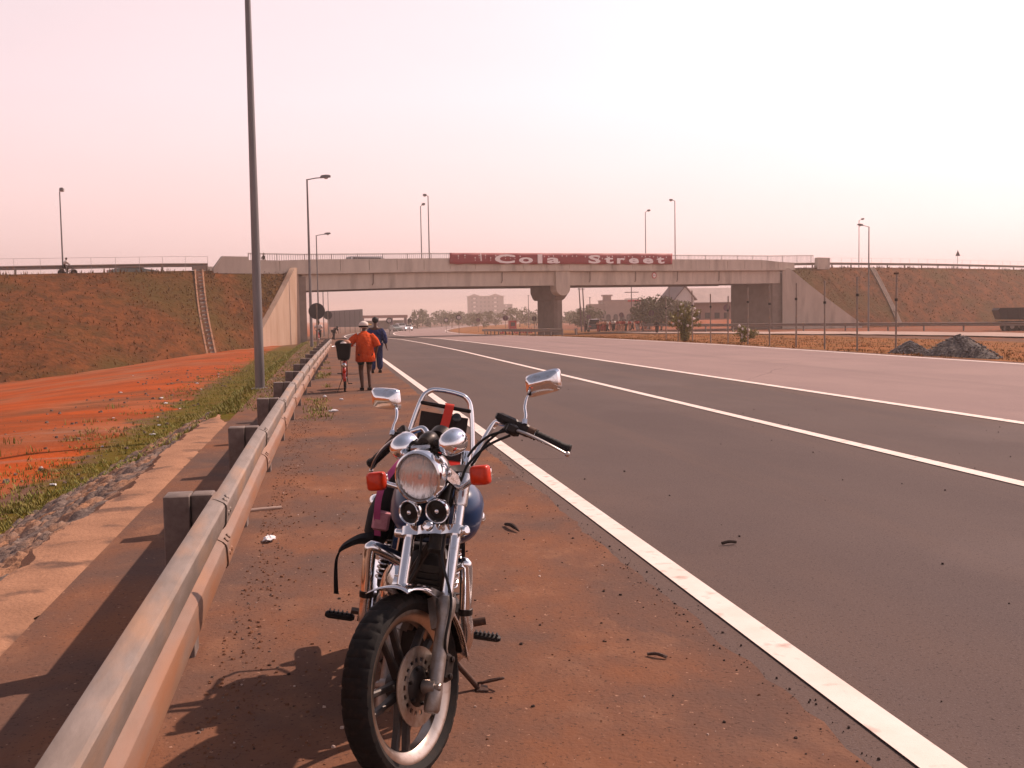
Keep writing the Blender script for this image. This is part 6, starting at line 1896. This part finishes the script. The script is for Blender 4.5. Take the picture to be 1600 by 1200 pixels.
    # cables and hoses
    for p in ([S(.0, .24, .965), S(.02, .17, .935), S(.04, .115, .86), S(.05, .075, .74), S(.04, .06, .60)],
              [S(.0, .26, .945), S(.035, .19, .895), S(.055, .13, .82), S(.06, .11, .76), S(.03, .06, .66)],
              [S(-.02, .22, .985), S(-.02, .15, .93), S(-.02, .11, .86), S(.0, .07, .78)],
              [S(-.01, -.24, .965), S(.03, -.17, .90), S(.04, -.10, .80), S(.02, -.05, .68)],
              [S(.02, -.25, .985), S(.02, -.16, .96), S(.01, -.08, .84)],
              [S(.04, .06, .60), S(.07, .08, .45), S(.06, .135, .30), S(.055, .130, .16), S(.0, .115, .10)],
              [S(.02, -.06, .60), S(-.02, -.08, .45), S(.03, -.13, .25), S(.045, -.10, .02)]):
        b = MB(); b.tube(smooth_path(p, 6), .0052, 8); put(b, 'cable', M['cable'])
    # caliper on the rear side of the left fork leg
    b = MB(); rot = Matrix((nA, nB, nC)).transposed()
    b.bbox(S(-.055, .062, .085), (.07, .075, .10), .012, rot); b.beam(S(.02, .085, .06), S(-.05, .075, .07), .02, .03, nC)
    for dc in (.055, .115): b.lathe(S(-.06, .095, dc), nB, [(.011, 0), (.011, .012), (.006, .014)], 10)
    put(b, 'brake_caliper', M['black'])
    # ---------------- instruments
    for sg in (-1, 1):
        c = S(.150, sg * .105, .868); ax = (nC * .62 - nA * .78).normalized()
        b = MB(); b.lathe(c, ax, [(.004, -.072), (.020, -.067), (.035, -.054), (.0455, -.030), (.0495, -.002), (.0505, .022), (.0485, .027), (.045, .024)], 32); g_ = put(b, 'gauge', M['chrome'])
        b = MB(); b.lathe(c, ax, [(.046, .0235), (.001, .0245)], 28, cap=False); put(b, 'gauge_glass', M['glass'], g_)
    b = MB(); b.lathe(S(.135, -.012, .885), (nC * .62 - nA * .78), [(.006, -.05), (.026, -.04), (.036, -.015), (.037, .02), (.030, .03)], 24)
    b.lathe(S(.07, .0, .925), (nC * .75 - nA * .66), [(.028, -.035), (.046, -.03), (.048, -.01), (.048, .015), (.040, .02)], 26)
    b.ball(S(.16, .045, .865), .016, 10, 8); b.ball(S(.165, -.05, .85), .014, 10, 8); b.beam(S(.13, -.1, .862), S(.13, .1, .862), .02, .012); b.beam(S(.13, 0, .862), S(.0, 0, .81), .03, .014)
    put(b, 'warning_light_panel', M['black'])
    b = MB(); b.bbox(S(.185, -.01, .840), (.022, .085, .026), .008, rot); put(b, 'badge_panel', M['chrome_worn'])
    # ---------------- frame, engine
    b = MB()
    hs_t = A0 + nC * .80; hs_b = A0 + nC * .52
    for sg in (-1, 1):
        b.tube(smooth_path([hs_b + V((-.01, sg * .02, 0)), V((.86, sg * .07, .56)), V((.78, sg * .09, .24)), V((.70, sg * .10, .17)), V((.36, sg * .11, .17)), V((.22, sg * .11, .28)), V((.25, sg * .10, .60)), V((-.02, sg * .10, .70)), V((-.24, sg * .09, .72))], 5), .0155, 8)
        b.tube([V((.24, sg * .10, .30)), V((0, sg * .095, .31))], .017, 8)
        b.tube([V((.25, sg * .10, .60)), hs_t - V((.10, 0, .10))], .014, 8)
    b.tube([hs_t - V((0, 0, .06)), V((.30, 0, .70))], .024, 10)
    b.build('frame', M['black'], root)
    b = MB()
    b.bbox(V((.56, 0, .27)), (.36, .26, .20), .03)
    b.lathe(V((.62, -.14, .27)), (0, -1, 0), [(.09, 0), (.085, .03), (.05, .04)], 24)
    b.lathe(V((.62, .14, .27)), (0, 1, 0), [(.085, 0), (.08, .03), (.05, .045)], 24)
    eng = b.build('engine', M['engine'], root)
    b = MB(); ca = V((.16, 0, .99)).normalized()
    for k in range(11):
        o_ = V((.66, 0, .36)) + ca * (.022 * k); sz = .17 if k < 8 else .15
        r3 = Matrix.Rotation(math.atan2(ca.x, ca.z), 3, 'Y')
        b.box(o_, (sz, sz * 1.05, .007), r3)
    b.box(V((.66, 0, .36)) + ca * .12, (.12, .12, .27), Matrix.Rotation(math.atan2(ca.x, ca.z), 3, 'Y'))
    b.bbox(V((.66, 0, .36)) + ca * .27, (.14, .13, .07), .02, Matrix.Rotation(math.atan2(ca.x, ca.z), 3, 'Y'))
    b.build('cylinder_block', M['engine'], eng)
    # radiator-like black air box behind the fork
    b = MB(); b.bbox(V((.50, 0, .56)), (.16, .20, .18), .03); b.build('air_box', M['black'], root)
    # ---------------- exhaust
    b = MB(); q = smooth_path([V((.74, -.03, .53)), V((.86, -.06, .48)), V((.84, -.11, .30)), V((.66, -.155, .20)), V((.40, -.175, .22)), V((.25, -.18, .24))], 6)
    b.tube(q, .020, 14); ex = b.build('exhaust', M['chrome'], root)
    b = MB(); b.tube([V((.26, -.18, .24)), V((.16, -.185, .25)), V((-.34, -.20, .31)), V((-.40, -.20, .315))], [.024, .043, .045, .036], 20); b.build('muffler', M['chrome'], ex)
    b = MB(); b.lathe(V((.585, -.13, .495)), V((.3, -1, .25)), [(.085, -.03), (.085, .0), (.07, .018), (.03, .026)], 24); b.build('air_cleaner_cover', M['chrome'], root)
    # ---------------- engine guards
    for sg, x, y0, y1 in ((1, .75, .155, .205), (-1, .70, -.235, -.205)):
        b = MB()
        b.tube(smooth_path([V((x - .02, sg * .07, .60)), V((x, y0 - sg * .02, .650)), V((x, y0, .622)), V((x, (y0 + y1) / 2, .46))], 6), .026, 14)
        g_ = b.build('engine_guard', M['chrome'], root)
        b = MB(); b.tube(smooth_path([V((x, (y0 + y1) / 2 , .465)), V((x, y1, .33)), V((x - .03, sg * .12, .20))], 6), .024, 14); b.build('lower_tube', M['chrome_worn'], g_)
        b = MB(); b.lathe(V((x, (y0 + y1) / 2, .462)), V((0, y1 - y0, -.29)), [(.0275, -.012), (.0295, -.010), (.0295, .012), (.0275, .014)], 16); b.build('guard_clip', M['black'], g_)
    # ---------------- tank, seat
    def sec(x, zc, hw, hh, pw=.75):
        q = []
        for j in range(28):
            a = 2 * pi * j / 28; c_ = cos(a); s_ = sin(a)
            q.append(V((x, hw * math.copysign(abs(c_) ** pw, c_), zc + hh * math.copysign(abs(s_) ** pw, s_) * (1 if s_ > 0 else .95))))
        return q
    b = MB(); b.loft([sec(.36, .79, .07, .05), sec(.40, .80, .115, .085), sec(.50, .825, .155, .115), sec(.62, .845, .180, .135), sec(.72, .850, .186, .138), sec(.80, .845, .172, .128), (sec(.86, .84, .140, .105)), sec(.89, .835, .085, .07)])
    tk = b.build('fuel_tank', M['tank'], root, ang=60)
    b = MB(); b.lathe(V((.62, 0, .972)), (0, 0, 1), [(.04, 0), (.042, .012), (.036, .022), (.01, .026)], 20); b.build('filler_cap', M['chrome'], tk)
    b = MB(); b.loft([sec(x, z, w_, h_, .6) for x, z, w_, h_ in ((.42, .79, .08, .04), (.36, .775, .12, .05), (.20, .765, .14, .055), (.06, .79, .145, .06), (.0, .835, .15, .065), (-.20, .85, .13, .055), (-.27, .85, .09, .035))]); b.build('seat', M['leather'], root, ang=60)
    # side panels, rear mudguard
    for sg in (-1, 1):
        b = MB(); b.loft([[V((x, sg * (.125 + e), z)) for x, z in ((.10, .52), (.34, .50), (.36, .62), (.30, .70), (.08, .68))] for e in (0, .02)]); b.build('side_panel', M['tank'], root)
    b = MB(); rows = []
    for i in range(21):
        a = R(35 + 150 * i / 20); rows.append([V((.0 + (.345 - .03 * abs(t) ** 2.5) * cos(a), .078 * t, .31 + (.345 - .03 * abs(t) ** 2.5) * sin(a))) for t in (-1, -.8, -.4, 0, .4, .8, 1)])
    b.loft(rows, closed=False, cap=False); o = b.build('rear_mudguard', M['chrome'], root, ang=60); sd = o.modifiers.new('t', 'SOLIDIFY'); sd.thickness = .004
    b = MB(); b.bbox(V((-.33, 0, .62)), (.06, .16, .09), .015); b.build('tail_light', M['redplastic'], root)
    # shocks with coil springs
    for sg in (-1, 1):
        p0, p1 = V((.03, sg * .160, .33)), V((.11, sg * .152, .66)); d = (p1 - p0)
        b = MB(); b.lathe(p0, d, [(.018, 0), (.022, .03), (.022, .16), (.012, .17), (.012, d.length)], 14)
        b.lathe(p1 - d * .28, d, [(.034, 0), (.036, .09), (.026, .095)], 16); sh = b.build('shock_absorber', M['black'], root)
        x = d.cross(V((0, 1, 0))).normalized(); y = d.normalized().cross(x); q = []
        for k in range(9 * 14 + 1):
            a = 2 * pi * k / 14; q.append(p0 + d * (.12 + .66 * k / (9 * 14)) + (x * cos(a) + y * sin(a)) * .031)
        b = MB(); b.tube(q, .0052, 6); b.build('spring', M['chrome_worn'], sh)
    # foot pegs, pedals, stand
    for sg in (-1, 1):
        b = MB(); b.tube([V((.46, sg * .12, .285)), V((.47, sg * .24, .288))], .010, 8); pg = b.build('footpeg', M['rusty'], root)
        b = MB(); b.bbox(V((.47, sg * .315, .290)), (.038, .125, .028), .008)
        for k in range(6): b.box(V((.47, sg * (.27 + .018 * k), .306)), (.036, .006, .008))
        b.build('peg_rubber', M['rubber_soft'], pg)
    b = MB(); b.tube(smooth_path([V((.44, .15, .28)), V((.56, .17, .31)), V((.60, .19, .36)), V((.60, .25, .375))], 4), .009, 8); b.tube([V((.60, .225, .375)), V((.60, .285, .395))], .017, 10); b.build('gear_lever', M['rusty'], root)
    b = MB(); b.tube(smooth_path([V((.46, -.15, .26)), V((.60, -.17, .27)), V((.62, -.22, .36))], 4), .009, 8); b.box(V((.63, -.24, .365)), (.05, .06, .014)); b.build('brake_pedal', M['rusty'], root)
    b = MB(); b.tube(smooth_path([V((.52, .13, .22)), V((.50, .22, .155)), V((.485, .318, .070))], 4), .013, 10)
    b.box(V((.485, .335, .068)), (.075, .05, .010), Matrix.Rotation(LAM, 3, 'X'))
    b.tube(smooth_path([V((.48, .30, .085)), V((.50, .345, .105)), V((.505, .405, .130)), V((.49, .412, .128)), V((.455, .36, .098)), V((.46, .33, .080))], 5), .0058, 8); b.build('side_stand', M['rusty'], root)
    b = MB(); b.bbox(V((.36, .165, .33)), (.25, .05, .16), .03); b.build('chain_cover', M['engine'], root)
    # ---------------- rear rack
    b = MB()
    hoop = smooth_path([V((.04, .185, .70)), V((-.02, .178, .86)), V((-.075, .160, 1.03)), V((-.115, .128, 1.19)), V((-.128, .098, 1.245)), V((-.132, .05, 1.262)), V((-.132, -.04, 1.265)), V((-.128, -.088, 1.250)), V((-.115, -.118, 1.20)), V((-.075, -.150, 1.03)), V((-.02, -.170, .86)), V((.04, -.178, .70))], 6)
    b.tube(hoop, .0118, 14); rk = b.build('rear_rack', M['chrome'], root)
    b = MB(); b.tube([V((-.11, -.118, 1.195)), V((-.11, .125, 1.190))], .010, 10); b.build('rack_bar', M['black'], rk); b = MB(); b.tube([V((-.03, -.165, .90)), V((-.03, .17, .90))], .010, 10)
    for sg in (-1, 1): b.tube([V((-.02, sg * .165, .87)), V((-.32, sg * .13, .90)), V((-.40, sg * .08, .90))], .010, 10)
    b.tube([V((-.40, -.08, .90)), V((-.40, .08, .90))], .010, 10)
    b.build('rack_bar', M['black'], rk)
    b = MB(); b.loft([[V((-.045 - .075 * t, y, .91 + .245 * t)) + V((dx, 0, dx * .3)) for y in (-.120 + .012 * t, .132 - .012 * t) for t in ((0, 1) if y < 0 else (1, 0))] for dx in (0, -.035)]); b.build('backrest_pad', M['pad'], rk)
    b = MB(); pth = [V((-.098, .018, 1.205)), V((-.10, .02, 1.212)), V((-.085, .02, 1.195)), V((-.060, .010, 1.10)), V((-.030, -.004, .99)), V((.0, -.012, .90))]
    b.loft([[p + V((dx, dy, 0)) for dx, dy in ((0, -.021), (0, .021), (.003, .021), (.003, -.021))] for p in smooth_path(pth, 4)]); b.build('strap', M['red_strap'], rk)
    b = MB(); b.lathe(V((-.088, .062, 1.150)), (1, 0, .4), [(.016, 0), (.022, .004), (.022, .010), (.013, .014)], 16); b.build('lock', M['glass'], rk)
    # red luggage net at the foot of the rack
    b = MB(); b.bbox(V((-.06, .10, .925)), (.16, .13, .05), .015); b.build('tool_pouch', M['redplastic'], root)
    return root, m4
M['pad'] = mat('dark_brown_vinyl', (.026, .015, .012), .55, bump=.2, bscale=60, spec=.25)
M['reflector'] = mat('lamp_reflector', (.50, .46, .42), .22, 1.0)
M['engine'] = mat('engine_alloy', (.020, .015, .013), .5, .4, c2=(.011, .008, .007), scale=20, bump=.05, bscale=80)
moto, MM = motorcycle()

def bag():
    loc = MM @ Vector((.18, -.2, .60))
    root = bpy.data.objects.new('bag', None); COL.objects.link(root)
    m = MM.copy(); root.matrix_world = Matrix.Translation(loc) @ m.to_3x3().to_4x4()
    tag(root, 'black and pink bag with dangling straps hung on the far side of the motorcycle', 'bag')
    V = Vector
    b = MB(); rs = []
    for z, wx, wy, oy in ((-.04, .07, .03, -.01), (.0, .13, .055, -.02), (.10, .15, .065, -.01), (.22, .14, .055, .02), (.32, .10, .040, .05), (.37, .05, .02, .07)):
        q = []
        for j in range(22):
            a = 2 * pi * j / 22; f = 1 + .10 * noise.noise(V((cos(a) * 2, sin(a) * 2, z * 9)))
            q.append(V((wx * f * cos(a), oy + wy * f * sin(a), z)))
        rs.append(q)
    b.loft(rs); b.build('body', M['bagblack'], root, ang=70)
    b = MB(); q = smooth_path([V((.06, .055, .38)), V((.10, .015, .33)), V((.14, -.03, .24)), V((.155, -.035, .14)), V((.13, -.015, .02))], 5)
    b.loft([[p + V((dx, dy, 0)) for dx, dy in ((-.012, -.014), (.012, -.014), (.012, .014), (-.012, .014))] for p in q]); b.build('trim', M['pink'], root)
    b = MB(); b.bbox(V((.145, -.01, .09)), (.03, .075, .09), .01); b.build('pocket', M['pinkpale'], root)
    # flap pushed out to the side with a strap hanging from it
    b = MB()
    q = smooth_path([V((.12, -.03, .0)), V((.14, -.09, -.005)), V((.15, -.15, -.045)), V((.15, -.17, -.075))], 5)
    b.loft([[p + V((dx, 0, dz)) for dx, dz in ((-.05 * w_, -.010), (0, -.030 * w_), (.05 * w_, -.010), (.05 * w_, .010), (0, .028 * w_), (-.05 * w_, .010))] for p, w_ in [(p, 1 - .6 * i / len(q)) for i, p in enumerate(q)]]); b.build('flap', M['bagblack'], root)
    b = MB(); q = smooth_path([V((.15, -.165, -.07)), V((.15, -.172, -.11)), V((.15, -.165, -.17)), V((.15, -.150, -.25)), V((.15, -.148, -.255))], 5)
    b.loft([[p + V((dx, dy, 0)) for dx, dy in ((-.003, -.010 * w_), (.003, -.010 * w_), (.003, .010 * w_), (-.003, .010 * w_))] for p, w_ in [(p, .4 + .9 * i / len(q)) for i, p in enumerate(q)]]); b.build('strap', M['bagblack'], root)
    b = MB(); q = smooth_path([V((.12, .36, .06)), V((.12, .375, -.03)), V((.12, .385, -.13))], 5)
    b.loft([[p + V((dx, dy, 0)) for dx, dy in ((-.003, -.008), (.003, -.008), (.003, .008), (-.003, .008))] for p in q]); b.build('strap', M['bagblack'], root)
bag()

# ------------------------------------------------------------------ haze
def haze():
    b = MB(); b.box((0, 600, 7.5), (1700, 1700, 23.0))
    m = bpy.data.materials.new('haze'); m.use_nodes = True
    t = m.node_tree
    for n in list(t.nodes): t.nodes.remove(n)
    o_ = t.nodes.new('ShaderNodeOutputMaterial'); v = t.nodes.new('ShaderNodeVolumePrincipled')
    v.inputs['Color'].default_value = (1.0, .85, .78, 1)
    v.inputs['Density'].default_value = HAZE
    v.inputs['Anisotropy'].default_value = 0.2
    t.links.new(v.outputs[0], o_.inputs['Volume'])
    m.cycles.homogeneous_volume = True
    o = b.build('haze', m, smooth=False); tag(o, kind='stuff')
HAZE = .00068
haze()
